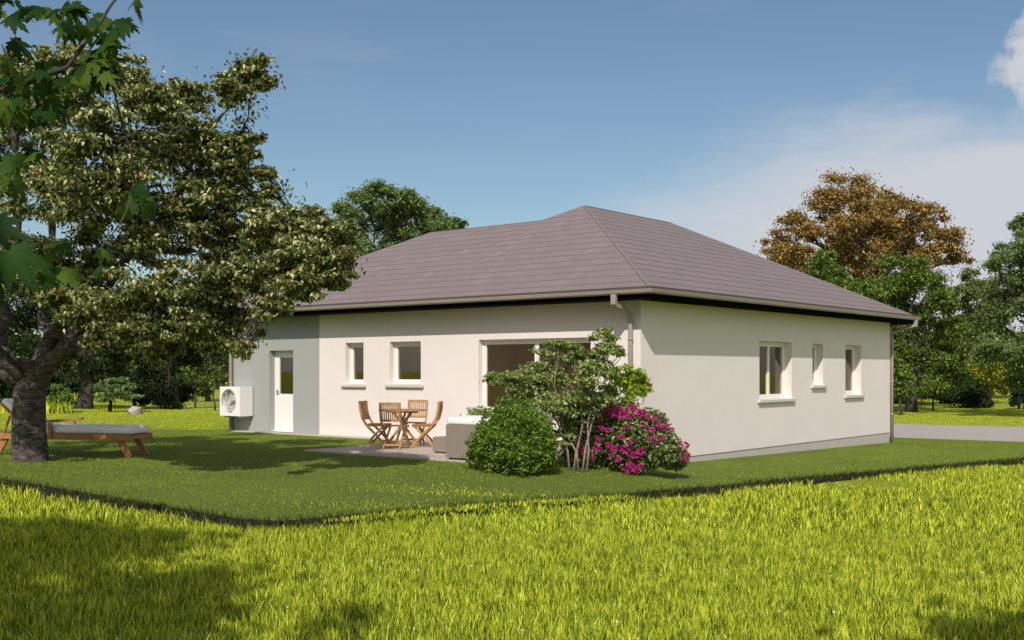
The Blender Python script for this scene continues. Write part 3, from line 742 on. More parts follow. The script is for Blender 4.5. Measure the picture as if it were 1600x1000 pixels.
mb = MB(); mb.box((-.90, -.30, -.015), (0, .30, .02), Mb); mb.bar((.35, -.25, zr+.36), (.2, -.25, zr), .03, .03); mb.bar((.35, .25, zr+.36), (.2, .25, zr), .03, .03); mb.build('backrest', M['redwood'], lg)
for y in (-.355, .355):
    mb = MB(); mb.bar((.80, y, zr+.225), (1.42, y, zr+.29), .10, .042, bev=.008)
    mb.build('armrest', M['redwood'], lg)
    mb = MB(); mb.box((1.20, y-.025, zr-.05), (1.27, y+.025, zr+.235)); mb.build('arm_post', M['redwood'], lg)

# pale rock at the meadow edge
def rock(px, py, wd, hh, seed, label):
    p = G(px, py, dz=-.015); bm = bmesh.new(); bmesh.ops.create_icosphere(bm, subdivisions=3, radius=1); rr = random.Random(seed)
    ph = [(Vector((rr.uniform(-1,1), rr.uniform(-1,1), rr.uniform(-1,1))).normalized(), rr.uniform(.5, .8)) for _ in range(14)]
    for v in bm.verts:
        for nrm, dd in ph:
            k = v.co.dot(nrm)
            if k > dd: v.co -= nrm*(k-dd)
        v.co = Vector((v.co.x*wd, v.co.y*wd*.7, v.co.z*hh*1.2+hh*.5))
    me = bpy.data.meshes.new('rock'); bm.to_mesh(me); bm.free(); o = link('rock', me, M['rock']); o.location = p; tag(o, label, 'rock'); return o
rock(212, 648, .36, .24, 4, 'pale rock on the meadow left of the heat pump')

# ------------------------------------------------------------------ foliage machinery
def unit(a): return a/np.maximum(np.linalg.norm(a, axis=1, keepdims=True), 1e-9)
def leaves(name, P, size, material, parent, rg, droop=.25, outdir=None, outw=.7, width=.5, fold=.25, sizevar=.35):
    n = len(P)
    a = unit(rg.normal(size=(n, 3)) + (0 if outdir is None else outdir*outw) + np.array([0, 0, -droop]))
    s = unit(np.cross(a, rg.normal(size=(n, 3)) + np.array([0, 0, 1.2]))); nn = np.cross(s, a)
    l = size*(1+rg.uniform(-sizevar, sizevar, n))[:, None]
    wv = l*width*.5
    b0 = P - a*l*.5; tip = P + a*l*.5 - np.array([0, 0, 1])*l*.12
    lf = P - a*l*.08 + s*wv + nn*l*fold*.3; rt_ = P - a*l*.08 - s*wv + nn*l*fold*.3
    V = np.stack([b0, lf, tip, rt_], 1).reshape(-1, 3)
    i = np.arange(n)*4; F3 = np.concatenate([np.stack([i, i+1, i+2], 1), np.stack([i, i+2, i+3], 1)])
    return mesh_np(name, V, [F3], material, parent)
def clump_points(c, r, n, rg, nsub=9, flat=.75, sub=.42):
    """leaf positions gathered in sub-clumps through an ellipsoid, plus the sub-clump centres"""
    c = np.array(c, float); d = unit(rg.normal(size=(nsub, 3))); rad = rg.uniform(.35, .95, nsub)[:, None]
    sc = d*rad*np.array(r)*np.array([1, 1, 1]); sc = c+sc
    k = rg.integers(0, nsub, n); dd = unit(rg.normal(size=(n, 3)))*np.abs(rg.normal(0, .62, (n, 1)))
    sr = (np.array(r)*sub)*np.array([1, 1, flat])
    ssz = rg.uniform(.7, 1.25, nsub)[k][:, None]
    P = sc[k]+dd*sr*ssz
    return P, sc, dd
def limb(mb, a, b_, r0, r1, rg, n=6, wob=.12, sag=0.0, seg=8):
    a, b_ = Vector(a), Vector(b_); l = (b_-a).length; pts = []; rad = []
    for i in range(n+1):
        t_ = i/n; p = a.lerp(b_, t_)
        if 0 < i < n: p += Vector(rg.normal(size=3))*l*wob*.35
        p.z += math.sin(t_*math.pi)*l*sag
        pts.append(p); rad.append(r0+(r1-r0)*t_**.8)
    mb.tube(pts, rad, seg); return pts
def tree(name, label, cat, base, fork, blobs, leafm, barkm, seed, leaf=.16, trunk_r=.2, n_per=900, group=None, nsub=9, limbs=None, trunk_pts=None, sub=.42, width=.55, droop=.25, extra_twigs=True, flat=.75, leafname='crown'):
    """blobs: (centre, (rx,ry,rz), weight). fork: world point where the limbs part"""
    rg = np.random.default_rng(seed); root = empty(name, base, label, cat, group)
    mb = MB(); fork = Vector(fork)
    tp_ = trunk_pts or [Vector(base)-Vector((0,0,.15)), Vector(base)+Vector((0,0,.25)), Vector(base).lerp(fork, .5)+Vector(rg.normal(size=3))*.04*(fork-Vector(base)).length, fork]
    tr_ = [trunk_r*1.35, trunk_r*1.05, trunk_r*.9, trunk_r*.75] if not trunk_pts else limbs['r']
    mb.tube(tp_, tr_, 14)
    PP, OO = [], []
    for (c, r, wgt) in blobs:
        c = Vector(c); P, sc, dd = clump_points(c, r, int(n_per*wgt), rg, nsub, flat, sub)
        PP.append(P); OO.append(unit(P-np.array(c))*.6+dd*.5)
        st = fork.lerp(Vector(tp_[-2]), rg.uniform(0, .35))
        rr = trunk_r*.30*min(1, .6+.4*wgt)
        pts = limb(mb, st, c, rr, rr*.35, rg, 6, .10, .06)
        if extra_twigs:
            for s_ in sc: limb(mb, pts[int(rg.integers(4, 6))], s_, rr*.30, rr*.08, rg, 4, .15, 0, 5)
    mb.build('trunk', barkm, root, smooth=True, world=True)
    P = np.concatenate(PP); O = np.concatenate(OO)
    leaves(leafname, P, leaf, leafm, root, rg, droop=droop, outdir=O, width=width)
    return root
def pxblobs(lst, depth, rg, spread=1.0, zsq=.85):
    o = []
    for b_ in lst:
        px, py, rp = b_[:3]; wgt = b_[3] if len(b_) > 3 else 1
        d = depth+rg.uniform(-spread, spread); r = rp/F*d; p = Wp(px, py, d); o.append((p, (r, r, r*zsq), wgt))
    return o

# ------------------------------------------------------------------ the big tree on the left
hrg = np.random.default_rng(11); D0 = 18.8
HB = [(120,130,65),(190,115,42,.6),(60,190,85,1.2),(150,205,85,1.2),(235,165,55,.8),(300,145,40,.5),(365,135,38,.5),(405,125,22,.22),(250,235,75,1.1),(325,235,60,.9),(385,225,32,.35),(412,272,20,.18),(340,300,70,1),
      (60,285,100,1.4),(165,300,95,1.4),(-40,250,110,1.3),(-110,350,130,1.4),(265,360,85,1.3),(355,370,62,1),(60,400,80,1.1),(170,400,95,1.4),(-50,430,90,1.1),(435,365,48,.7),(495,370,42,.6),(535,362,24,.25),
      (445,420,52,1),(505,415,36,.7),(470,345,34,.8),(520,385,30,.6),(450,390,36,.7),(480,450,34,.5),(500,395,40,.6),(420,340,34,.5),(385,435,62,1),(295,450,75,1.2),(200,460,75,1.2),(120,440,60,.8),(430,478,34,.4),(365,500,40,.5),(290,510,45,.7),(215,520,40,.5),(540,400,22,.2),(545,428,12,.08),(400,520,18,.12),(100,100,50,.6),(330,530,38,.5),(250,545,30,.35),(380,545,20,.15),(470,445,40,.5),(525,440,22,.22),(420,300,18,.12),(365,270,35,.4),(410,95,14,.08),(385,108,22,.2),(425,128,10,.06),(-60,150,90,1),(20,120,60,.8)]
blobs = []
for b_ in HB:
    px, py, rp = b_[:3]; wgt = b_[3] if len(b_) > 3 else 1
    sp = 2.2*max(.15, 1-abs(px-60)/520); d = D0-1.2-2.4*max(0,px-60)/480+hrg.uniform(-sp, sp); r = rp/F*d; blobs.append((Wp(px, py, d), (r, r*1.1, r*.8), wgt))
M['appleleaf'] = leafmat('orchard_leaf', [(0,(.035,.055,.012)),(.38,(.10,.14,.028)),(.62,(.22,.26,.065)),(.82,(.56,.54,.23)),(1,(.88,.84,.50))], .45, .5, .3, patch=(.7,.35))
for px, py, rp, wgt in ((120,490,38,.7),(185,505,42,.8),(250,495,40,.7),(310,490,36,.6),(150,535,26,.35),(90,455,40,.6),(220,545,24,.3)):
    d = 16.9; r = rp/F*d; blobs.append((Wp(px, py, d), (r, r*1.1, r*.7), wgt))
tb = G(48, 722); fork = Wp(54, 560, D0)
trunkpts = [Wp(48,735,D0), Wp(48,722,D0), Wp(46,695,D0), Wp(45,660,D0), Wp(46,625,D0), Wp(47,600,D0), Wp(52,578,D0), Wp(54,562,D0)]
rgT = np.random.default_rng(5)
big = empty('orchard_tree', tb, 'large spreading tree with pale olive leaves and red berries left of the house', 'tree')
mb = MB()
mb.tube(trunkpts, [.36,.30,.285,.27,.26,.27,.28,.24], 26)
def plimb(pp, r0, r1, dd=0.0, seg=14):
    pts = [Wp(x, y, D0+dd*i/len(pp)) for i, (x, y) in enumerate(pp)]; n_ = len(pts)
    fine = [];                                  # smooth the path
    for i in range(n_-1):
        a, b_, c, d = pts[max(i-1,0)], pts[i], pts[i+1], pts[min(i+2,n_-1)]
        for k in range(4):
            t_ = k/4; fine.append(.5*((2*b_)+(c-a)*t_+(2*a-5*b_+4*c-d)*t_*t_+(3*b_-a-3*c+d)*t_**3))
    fine.append(pts[-1]); m_ = len(fine)
    mb.tube(fine, [r0+(r1-r0)*(i/(m_-1))**.8+.012*math.sin(i*1.7) for i in range(m_)], seg); return fine
L1 = plimb([(46,608),(30,585),(8,560),(0,525),(8,490),(-10,440),(-40,380),(-70,300)], .20, .05, 1.0)
L2 = plimb([(56,590),(72,560),(80,530),(96,508),(112,482),(150,430),(215,360),(290,290),(350,220)], .18, .03, -1.5)
L3 = plimb([(54,580),(66,550),(78,520),(66,495),(72,470),(80,400),(80,330),(62,270),(80,190),(130,120)], .13, .03, .8)
L4 = plimb([(60,600),(85,560),(140,530),(230,500),(320,470),(400,430),(470,390),(540,365)], .16, .025, -3.2)
L5 = plimb([(40,600),(15,590),(-25,560),(-70,520),(-130,470)], .14, .05, -1.2)
L6 = plimb([(58,585),(100,540),(150,480),(200,400),(260,330),(330,200),(400,130)], .12, .02, -2.8)
L7 = plimb([(44,598),(20,575),(-30,500),(20,420),(30,300),(20,200)], .12, .03, -2.2)
LL = [p for q_ in (L1,L2,L3,L4,L5,L6,L7) for p in q_[8:]]
PP, OO, TW = [], [], MB()
for (c, r, wgt) in blobs:
    P, sc, dd = clump_points(c, r, int(7600*wgt), rgT, 26, .5, .30)
    PP.append(P); OO.append(unit(P-np.array(c))*.5+dd*.6)
    st = min(LL, key=lambda p: (p-c).length); pts = limb(TW, st, c, .032*wgt**.5, .014*wgt**.5, rgT, 6, .10, .05, 6)
    for s_ in sc: limb(TW, pts[int(rgT.integers(4, 7))], s_, .011, .003, rgT, 4, .10, 0, 4)
    nb_ = int(500*wgt); ti = rgT.integers(2, 6, nb_); tf = rgT.uniform(0, 1, (nb_, 1)); pa = np.array([tuple(q) for q in pts])
    PP.append(pa[ti]*(1-tf)+pa[ti+1]*tf+rgT.normal(size=(nb_, 3))*.13); OO.append(unit(rgT.normal(size=(nb_, 3))))
mb.build('trunk', M['bark'], big, smooth=True, world=True); TW.build('branches', M['bark2'], big, smooth=True, world=True)
P = np.concatenate(PP); O = np.concatenate(OO)
leaves('crown', P, .074, M['appleleaf'], big, rgT, droop=.35, outdir=O, width=.55)
# berries
sel = P[rgT.choice(len(P), 900, replace=False)]+rgT.normal(size=(900,3))*.02
octv = np.array([(1,0,0),(-1,0,0),(0,1,0),(0,-1,0),(0,0,1),(0,0,-1)])*.025; octf = np.array([(0,2,4),(2,1,4),(1,3,4),(3,0,4),(2,0,5),(1,2,5),(3,1,5),(0,3,5)])
V = (sel[:, None]+octv).reshape(-1, 3); Fb = (octf[None]+(np.arange(900)*6)[:, None, None]).reshape(-1, 3)
M['berry'] = mat('berry_red', (.42,.035,.02), .4, spec=.5)
o = mesh_np('berries', V, [Fb], M['berry'], big, smooth=True); o['kind'] = 'stuff'

# ------------------------------------------------------------------ maple overhead on the left, its trunk off to the side
def maple_outline():
    tips = [(90,1.0),(48,.86),(132,.86),(8,.62),(172,.62),(-38,.34),(218,.34)]; tips.sort(); pts = []
    for i, (a, r) in enumerate(tips):
        pts += [(a-14, r*.74), (a-9, r*.72), (a-6, r*.86), (a, r), (a+6, r*.86), (a+9, r*.72), (a+14, r*.74)]
        if i < len(tips)-1: pts.append(((a+tips[i+1][0])/2, .46))
    pts.append((270, .06)); return [(math.cos(R(a))*r, math.sin(R(a))*r) for a, r in pts]
MO = np.array(maple_outline())
def maple_leaves(name, specs, material, parent):
    """specs: (position of the leaf centre, unit stem direction, unit normal, size)"""
    V, F3 = [], []; k = 0
    for p, up, nr, sz in specs:
        up = up.normalized(); sd = up.cross(nr).normalized(); nr = sd.cross(up)
        V.append(p+nr*sz*.05)
        for x, y in MO:
            rr = x*x+y*y; V.append(p+(sd*x+up*y)*sz*.5-nr*sz*.12*rr-Vector((0,0,1))*sz*.06*rr)
        n_ = len(MO); F3 += [(k, k+1+i, k+1+(i+1)%n_) for i in range(n_)]; k += n_+1
    return mesh_np(name, np.array([tuple(v) for v in V]), [np.array(F3)], material, parent)
M['mapleleaf'] = leafmat('maple_leaf', [(0,(.012,.040,.008)),(.5,(.028,.075,.012)),(1,(.11,.16,.014))], .45, .6, .15)
mrg = np.random.default_rng(21); rnd = random.Random(8)
mbase = Wc(-7.2, .6, float(H(*tuple(Wc(-7.2,.6,0))[:2]))-.15); mfork = Wc(-7.0, .9, 3.0)
mbl = [(Wc(-8.2,2.6,6.0),(2.0,2.0,1.5),1.3),(Wc(-6.2,3.2,6.6),(1.8,1.8,1.4),1.2),(Wc(-7.2,.5,7.8),(2.2,2.2,1.6),1.4),(Wc(-5.0,1.6,6.0),(1.6,1.6,1.2),1.1),(Wc(-9.2,.2,6.2),(1.8,1.8,1.4),1),
       (Wc(-4.2,.6,5.2),(1.2,1.2,.9),.8),(Wc(-6.4,1.2,4.6),(1.6,1.6,.9),1),(Wc(-7.6,3,4.4),(1.5,1.5,.9),.9),(Wc(-5.0,-.3,7.0),(1.5,1.5,1.0),.9),(Wc(-6,-1.2,6.4),(2,2,1.4),1.1),(Wc(-7.6,4.4,5.6),(1.5,1.5,1.1),1.0),(Wc(-3.6,-.8,5.6),(1.3,1.3,1),.8),(Wc(-10,3,5.2),(1.6,1.6,1.2),1)]
maple = tree('maple_tree', 'maple with large dark green lobed leaves hanging into the top left of the view', 'tree', mbase, mfork, mbl, M['mapleleaf'], M['bark2'], 33, leaf=.26, trunk_r=.2, n_per=4200, width=.8, nsub=10)
def mleaf(px, py, d, sz):
    up = Vector((rnd.uniform(-1,1), rnd.uniform(-1,1), rnd.uniform(-.9,.1))); nr = Vector((rnd.uniform(-.7,.7), rnd.uniform(-.7,.7), 1))
    nr += Vector((-FX,-FY,0))*rnd.uniform(.5,1.6); return (Wp(px, py, d), up, nr.normalized(), sz*1.22)
sp = []
def cl(px, py, r, n_, d, s0, s1):
    for _ in range(n_):
        a = rnd.uniform(0, 6.283); q = r*math.sqrt(rnd.random()); sp.append(mleaf(px+q*math.cos(a*1.7), py+q*math.sin(a*2.3)*.7, d+rnd.uniform(-.3,.3), rnd.uniform(s0*.7, s1*.8))) if rnd.random() < .5 else None; sp.append(mleaf(px+q*math.cos(a), py+q*math.sin(a)*.7, d+rnd.uniform(-.25,.25), rnd.uniform(s0, s1)))
for c in ((15,12,24,5,4.6),(48,12,14,2,4.6),(95,15,22,4,4.8),(125,8,15,3,4.8),(95,45,16,2,4.8),(150,42,28,7,4.9),(175,62,22,5,4.9),(160,85,22,4,4.9),(180,100,14,2,4.9),(110,40,18,2,4.9),
          (80,122,38,9,4.8),(40,140,35,8,4.7),(130,118,28,6,4.9),(170,112,16,3,4.9),(20,170,30,7,4.6),(75,160,26,5,4.7),(8,90,12,2,4.5),(22,65,9,1,4.5),(70,102,14,2,4.8),(218,4,12,2,5.0),
          (25,250,18,3,4.4),(45,235,14,2,4.5),(12,275,18,3,4.4),(5,115,12,2,4.5),(195,35,14,3,5.0),(60,180,22,3,4.7)): cl(*c[:4], c[4], .125, .17)
for c in ((220,305,20,3,5.0),(235,325,14,2,5.0),(195,318,10,1,5.0),(215,290,8,1,5.0),(90,410,28,3,4.6),(140,415,20,2,4.7),(55,425,25,3,4.5),(160,395,9,1,4.8),(95,385,14,1,4.7)): cl(*c[:4], c[4], .115, .16)
sp.append((Wp(18,395,2.6), Vector((FX*.1+RX*.55,FY*.1+RY*.55,-.8)), Vector((-FX,-FY,.35)), .20)); sp.append((Wp(-12,420,2.7), Vector((RX*.2,RY*.2,-1)), Vector((-FX,-FY,.2)), .17)); sp.append((Wp(-8,350,2.7), Vector((RX*.7,RY*.7,-.2)), Vector((-FX,-FY,.5)), .16))
maple_leaves('hanging_leaves', sp, M['mapleleaf'], maple)
mb = MB()
def mtw(pp, d, r0, r1, d1=None):
    pts = [Wp(x, y, d+((d1 or d)-d)*i/(len(pp)-1)) for i, (x, y) in enumerate(pp)]; mb.tube(pts, [r0+(r1-r0)*i/(len(pts)-1) for i in range(len(pts))], 6); return pts
st = Vector(mfork); q0 = Wc(-3.6, 4.6, 3.7)
mb.tube([st, Wc(-5.4, 2.2, 4.4), q0, Wp(-60,160,4.6), Wp(0,141,4.7)], [.08,.05,.035,.016,.011], 8)
mtw([(0,141),(50,124),(105,105),(125,78),(138,60),(160,30),(172,10),(186,-8)], 4.7, .011, .005, 4.95)
mtw([(65,120),(40,135),(20,170),(12,200)], 4.75, .006, .003); mtw([(138,60),(110,48),(95,20)], 4.9, .005, .003); mtw([(0,141),(10,90),(3,70)], 4.7, .006, .003)
mb.tube([q0, Wp(-80,60,4.7), Wp(-20,5,4.7), Wp(60,-20,4.8)], [.03,.015,.01,.006], 6)
mb.tube([q0, Wp(-200,300,4.4), Wp(-60,330,4.5), Wp(20,380,4.55), Wp(60,415,4.5)], [.02,.012,.009,.006,.003], 6)
mb.tube([q0, Wc(-2.9,5.2,3.3), Wp(205,-60,5.1), Wp(222,130,5.05), Wp(211,270,5.0), Wp(200,330,4.9), Wp(175,375,4.8), Wp(150,396,4.75)], [.02,.012,.009,.006,.004,.003,.0025,.002], 6) if False else None
mtw([(209,283),(205,300),(200,325),(190,345),(172,370),(150,396)], 5.0, .0045, .0025, 4.7)
mtw([(209,283),(205,240),(190,190),(175,130),(160,95)], 5.0, .0045, .004, 4.9)
mb.build('hanging_twigs', M['bark2'], maple, smooth=True, world=True)
# second tree behind the camera on the right: its shade lies in the lower right corner
b2 = Wc(5.6, -.6, 0); b2.z = float(H(b2.x, b2.y))-.15
tree('ash_tree', 'green tree just outside the right of the view', 'tree', b2, Wc(5.5,-.5,3), [(Wc(2.75,.9,5.4),(1.4,1.4,1),1.2),(Wc(5.3,.9,5.8),(1.5,1.5,1.1),1.1),(Wc(4.9,-1.3,6.6),(1.8,1.8,1.3),1.2),(Wc(7.4,-1.0,5.8),(1.4,1.4,1.1),1)], M['mapleleaf'], M['bark2'], 35, leaf=.22, trunk_r=.15, n_per=2600, width=.7)

# ------------------------------------------------------------------ shrub group at the near corner
M['boxleaf'] = leafmat('box_leaf', [(0,(.07,.13,.014)),(.5,(.15,.25,.03)),(1,(.30,.42,.06))], .4, .45, .4)
M['shrubleaf'] = leafmat('shrub_leaf', [(0,(.11,.17,.035)),(.5,(.28,.35,.09)),(1,(.52,.56,.25))], .4, .5, .35)
M['limeleaf'] = leafmat('lime_leaf', [(0,(.18,.28,.018)),(.5,(.34,.46,.028)),(1,(.52,.62,.07))], .45, .5, .3)
M['rhodoleaf'] = leafmat('rhododendron_leaf', [(0,(.06,.10,.022)),(.5,(.18,.25,.06)),(1,(.46,.52,.24))], .3, .4, .45)
M['pink'] = leafmat('pink_petal', [(0,(.42,.012,.16)),(.5,(.62,.03,.28)),(1,(.78,.12,.46))], .4, .5, .2)
def shell_points(c, r, n, rg, inner=.72, low=-.25):
    d = unit(rg.normal(size=(n, 3))); d[:, 2] = np.where(d[:, 2] < low, -d[:, 2]*.3, d[:, 2]); d = unit(d)
    k = 1+.09*np.sin(d[:,0]*7+d[:,2]*5)+.07*np.sin(d[:,1]*9-d[:,2]*6)+.04*np.sin(d[:,0]*19+d[:,1]*15)
    q = rg.uniform(inner, 1, n)**.7
    return np.array(c)+d*np.array(r)*(k*q)[:, None], d
# round box bush
gB = G(804, 731); DB = 17.7; print('DB', DB); cb = Wp(804, 690, DB); gb = float(H(cb.x, cb.y))
bx = empty('box_bush', (cb.x, cb.y, gb), 'dense round bright green bush left of the maple shrub', 'bush'); rg = np.random.default_rng(51)
# crown radius: 69 px wide each side
rb = 61/F*DB; PP, DD = shell_points((cb.x, cb.y, gb+.20), (rb*1.04, rb*1.04, .86), 17000, rg, .5, -.25); 
km = PP[:,2] > gb+.02; PP, DD = PP[km], DD[km]
# tufts
tc_ = shell_points((cb.x, cb.y, gb+.20), (rb*1.08, rb*1.08, .90), 420, rg, .88, -.2)[0]; tk = rg.integers(0, 420, 13000); Pt = tc_[tk]+rg.normal(size=(13000,3))*.045; Dt = unit(Pt-np.array([cb.x, cb.y, gb+.4])); km = Pt[:,2] > gb+.01
leaves('leaf_mass', np.concatenate([PP, Pt[km]]), .05, M['boxleaf'], bx, rg, droop=-.1, outdir=np.concatenate([DD, Dt[km]]), outw=1.1, width=.6)
mb = MB()
for k in range(26): 
    a = k*2.4; limb(mb, (cb.x+.05*math.cos(a), cb.y+.05*math.sin(a), gb-.02), (cb.x+rb*.6*math.cos(a), cb.y+rb*.6*math.sin(a), gb+.4+.4*(k%3)/2), .018, .006, rg, 4, .12, 0, 5)
mb.build('stems', M['bark2'], bx, smooth=True, world=True)
# maple shrub with thin pale stems
DM = 18.1; mpx = [(790,592,28,.7),(760,585,0,0),(830,585,30,.8),(815,605,28,.6),(865,560,32,.8),(850,590,30,.8),(880,600,38,1),(905,565,26,.6),(925,580,30,.8),(935,560,22,.5),(942,530,20,.45),(955,545,20,.45),(968,550,10,.15),(945,518,12,.2),(900,625,38,1),(860,630,34,.8),(930,620,30,.8),(870,540,20,.4),(895,545,18,.3),(900,660,34,.7),(880,680,26,.4),(770,590,14,.25)]
rg = np.random.default_rng(61); sb = Wp(905, 733, DM); sb.z = float(H(sb.x, sb.y))
ms = empty('maple_shrub', sb, 'loose pale green multi stemmed shrub between the round bush and pink flowers', 'shrub')
mb = MB(); PP, OO = [], []
starts = []
for k, (bx_, tx) in enumerate(((896,868),(904,906),(916,928),(890,846),(910,945))):
    p = [Wp(bx_, 738, DM), Wp(bx_+(-3 if k%2 else 4), 705, DM), Wp((bx_+tx)/2+(5 if k%2 else -4), 665, DM+.1), Wp(tx, 610, DM+.1*(k-2))]
    p[0].z = sb.z-.03; mb.tube(p, [.022,.018,.014,.009], 7); starts.append(p)
for (px, py, rp, wg) in mpx:
    if not wg: continue
    d = DM+rg.uniform(-.35,.35); r = rp/F*d; c = Wp(px, py, d)
    P, sc, dd = clump_points(c, (r, r, r*.75), int(2100*wg), rg, 10, .35, .55); PP.append(P); OO.append(dd)
    s_ = min((q for p in starts for q in p[2:]), key=lambda q: (q-c).length); pts = limb(mb, s_, c, .009, .005, rg, 5, .12, .06, 5)
    for q in sc: limb(mb, pts[int(rg.integers(2, 5))], q, .004, .002, rg, 3, .12, 0, 4)
M['palebark'] = mat('bark_pale', (.30,.24,.20), .9, noise=(12,(.18,.14,.11),.35,.65))
mb.build('stems', M['palebark'], ms, smooth=True, world=True)
leaves('leaf_mass', np.concatenate(PP), .068, M['shrubleaf'], ms, rg, droop=.1, outdir=np.concatenate(OO), width=.6)
# lime shrub behind
rg = np.random.default_rng(71); DLm = 19.0; lb = Wp(975, 725, DLm); lb.z = float(H(lb.x, lb.y))
tree('lime_shrub', 'bright yellow green shrub in front of the near downpipe', 'shrub', lb, Wp(975, 680, DLm), pxblobs([(960,585,26,1),(990,592,26,1.2),(1003,600,16,.7),(985,600,26,1),(970,620,30,1),(998,585,12,.4),(945,610,18,.6),(1000,612,16,.5),(1014,604,6,.08),(985,650,28,.8),(955,650,26,.7)], DLm, rg, .2), M['limeleaf'], M['palebark'], 72, leaf=.06, trunk_r=.03, n_per=1700, leafname='leaf_mass')
# rhododendron
rg = np.random.default_rng(81); DR = 18.7; rbp = Wp(985, 733, DR); rbp.z = float(H(rbp.x, rbp.y))
rh = empty('rhododendron', rbp, 'dark leaved bush covered with magenta pink flower heads at the house corner', 'bush')
RB = [(908,700,32,.8),(900,675,24,.5),(960,680,50,1.1),(1000,680,50,1.2),(1030,700,36,.9),(930,690,42,.8),(1050,712,26,.6),(985,710,44,1),(1015,665,32,.6),(915,660,28,.5),(955,650,26,.5),(1060,718,16,.25),(930,722,26,.5)]
PP, OO = [], []; mb = MB()
for (px, py, rp, wg) in RB:
    d = DR+rg.uniform(-.2,.35); r = rp/F*d; c = Wp(px, py, d); P, D_ = shell_points(c, (r, r, r*.85), int(2000*wg), rg, .45, -2); 
    km = P[:,2] > rbp.z+.02; PP.append(P[km]); OO.append(D_[km]); limb(mb, (rbp.x, rbp.y, rbp.z-.02), c, .022, .01, rg, 5, .12, .05, 6)
mb.build('stems', M['bark2'], rh, smooth=True, world=True)
leaves('leaf_mass', np.concatenate(PP), .085, M['rhodoleaf'], rh, rg, droop=0, outdir=np.concatenate(OO), outw=1, width=.5)
fl = [(965,636),(978,640),(990,637),(985,650),(1002,645),(1010,650),(972,648),(958,645),(1020,655),(1030,650),(1035,662),(1040,668),(1047,672),(1028,665),(1060,690),(1071,696),(1073,712),(1066,716),(1058,697),(1045,683),(1052,690),(1034,684),(1024,690),(1014,687),(980,668),(986,690),(960,700),(976,703),(990,712),(1000,706),(966,718),(1002,728),(995,733),(940,668),(935,685),(950,695),(915,668),(903,672),(898,652),(920,640),(908,704),(925,715),(932,700),(905,690),(925,655),(910,645),(897,665),(938,652),(946,640),(1018,672),(1006,664),(955,712),(985,728),(912,708),(970,682),(950,672),(978,735)]
def flower_mesh(seed):
    rg_ = np.random.default_rng(seed); n_ = 46; d = unit(rg_.normal(size=(n_,3))); P = d*.052*rg_.uniform(.6,1,(n_,1))
    a = unit(d+rg_.normal(size=(n_,3))*.5); s_ = unit(np.cross(a, rg_.normal(size=(n_,3)))); l = .05; b0 = P; V = np.stack([b0, P+a*l*.6+s_*l*.45, P+a*l, P+a*l*.6-s_*l*.45], 1).reshape(-1,3)
    i = np.arange(n_)*4; me = bpy.data.meshes.new('flower_head'); F3 = np.concatenate([np.stack([i,i+1,i+2],1), np.stack([i,i+2,i+3],1)])
    me.from_pydata([tuple(v) for v in V], [], [tuple(int(q) for q in f) for f in F3]); me.materials.append(M['pink']); return me
fms = [flower_mesh(k) for k in range(4)]
crowns = [(Wp(px,py,DR+.05), rp/F*DR) for px, py, rp, wg in RB]
for i, (px, py) in enumerate(fl):
    # push each head forward to the near surface of the bush
    best = DR
    for dstep in np.arange(DR-1.0, DR+.3, .02):
        q = Wp(px, py, dstep)
        if any((q-c).length < r*.98 for c, r in crowns): best = dstep; break
    o = bpy.data.objects.new('flower_head', fms[i % 4]); COL.objects.link(o); o.parent = rh; o.location = Wp(px, py, best-.02)-rh.location
    s_ = rnd.uniform(.65, 1.15); o.scale = (s_, s_, s_*.85); o.rotation_euler = (rnd.uniform(-.4,.4), rnd.uniform(-.4,.4), rnd.uniform(0, 6.28)); o['group'] = 'magenta flower heads of the rhododendron'
# small plants standing behind the lounge cushion
rg = np.random.default_rng(91)
pl = Wp(762, 665, 21.8); pl.z = 0.0
mb = MB(); 
pt = empty('potted_plant', pl, 'low pale green plant in a white trough behind the rattan seat', 'plant')
mb.box((-.16, -.55, .001), (.16, .55, .62), bev=.015); mb.build('trough', M['white'], pt)
P = np.concatenate([np.array([pl.x, pl.y-.45+.15*k, .68])+rg.normal(size=(90,3))*np.array([.05,.06,.045]) for k in range(7)])
leaves('leaf_mass', P, .07, M['shrubleaf'], pt, rg, droop=-.6, width=.35)

# ------------------------------------------------------------------ background trees
def gz(p): return float(H(p.x, p.y)-DR_(p.x, p.y))
LM = {
 'autumn': leafmat('autumn_leaf', [(0,(.10,.055,.018)),(.45,(.27,.155,.04)),(.8,(.46,.31,.085)),(1,(.66,.52,.20))], .35, .6, .2),
 'green': leafmat('green_leaf', [(0,(.045,.08,.012)),(.5,(.11,.17,.024)),(1,(.25,.34,.055))], .3, .55, .25),
 'blue': leafmat('bluegreen_leaf', [(0,(.06,.10,.03)),(.5,(.13,.20,.055)),(1,(.28,.36,.12))], .3, .55, .25),
 'dark': leafmat('dark_leaf', [(0,(.010,.020,.008)),(.5,(.022,.042,.012)),(1,(.05,.08,.02))], .2, .6, .2),
 'olive': leafmat('olive_leaf', [(0,(.07,.09,.025)),(.5,(.14,.17,.05)),(1,(.26,.29,.11))], .3, .6, .2),
 'yellow': leafmat('yellow_leaf', [(0,(.12,.13,.010)),(.5,(.26,.27,.02)),(1,(.42,.40,.04))], .4, .6, .2)}
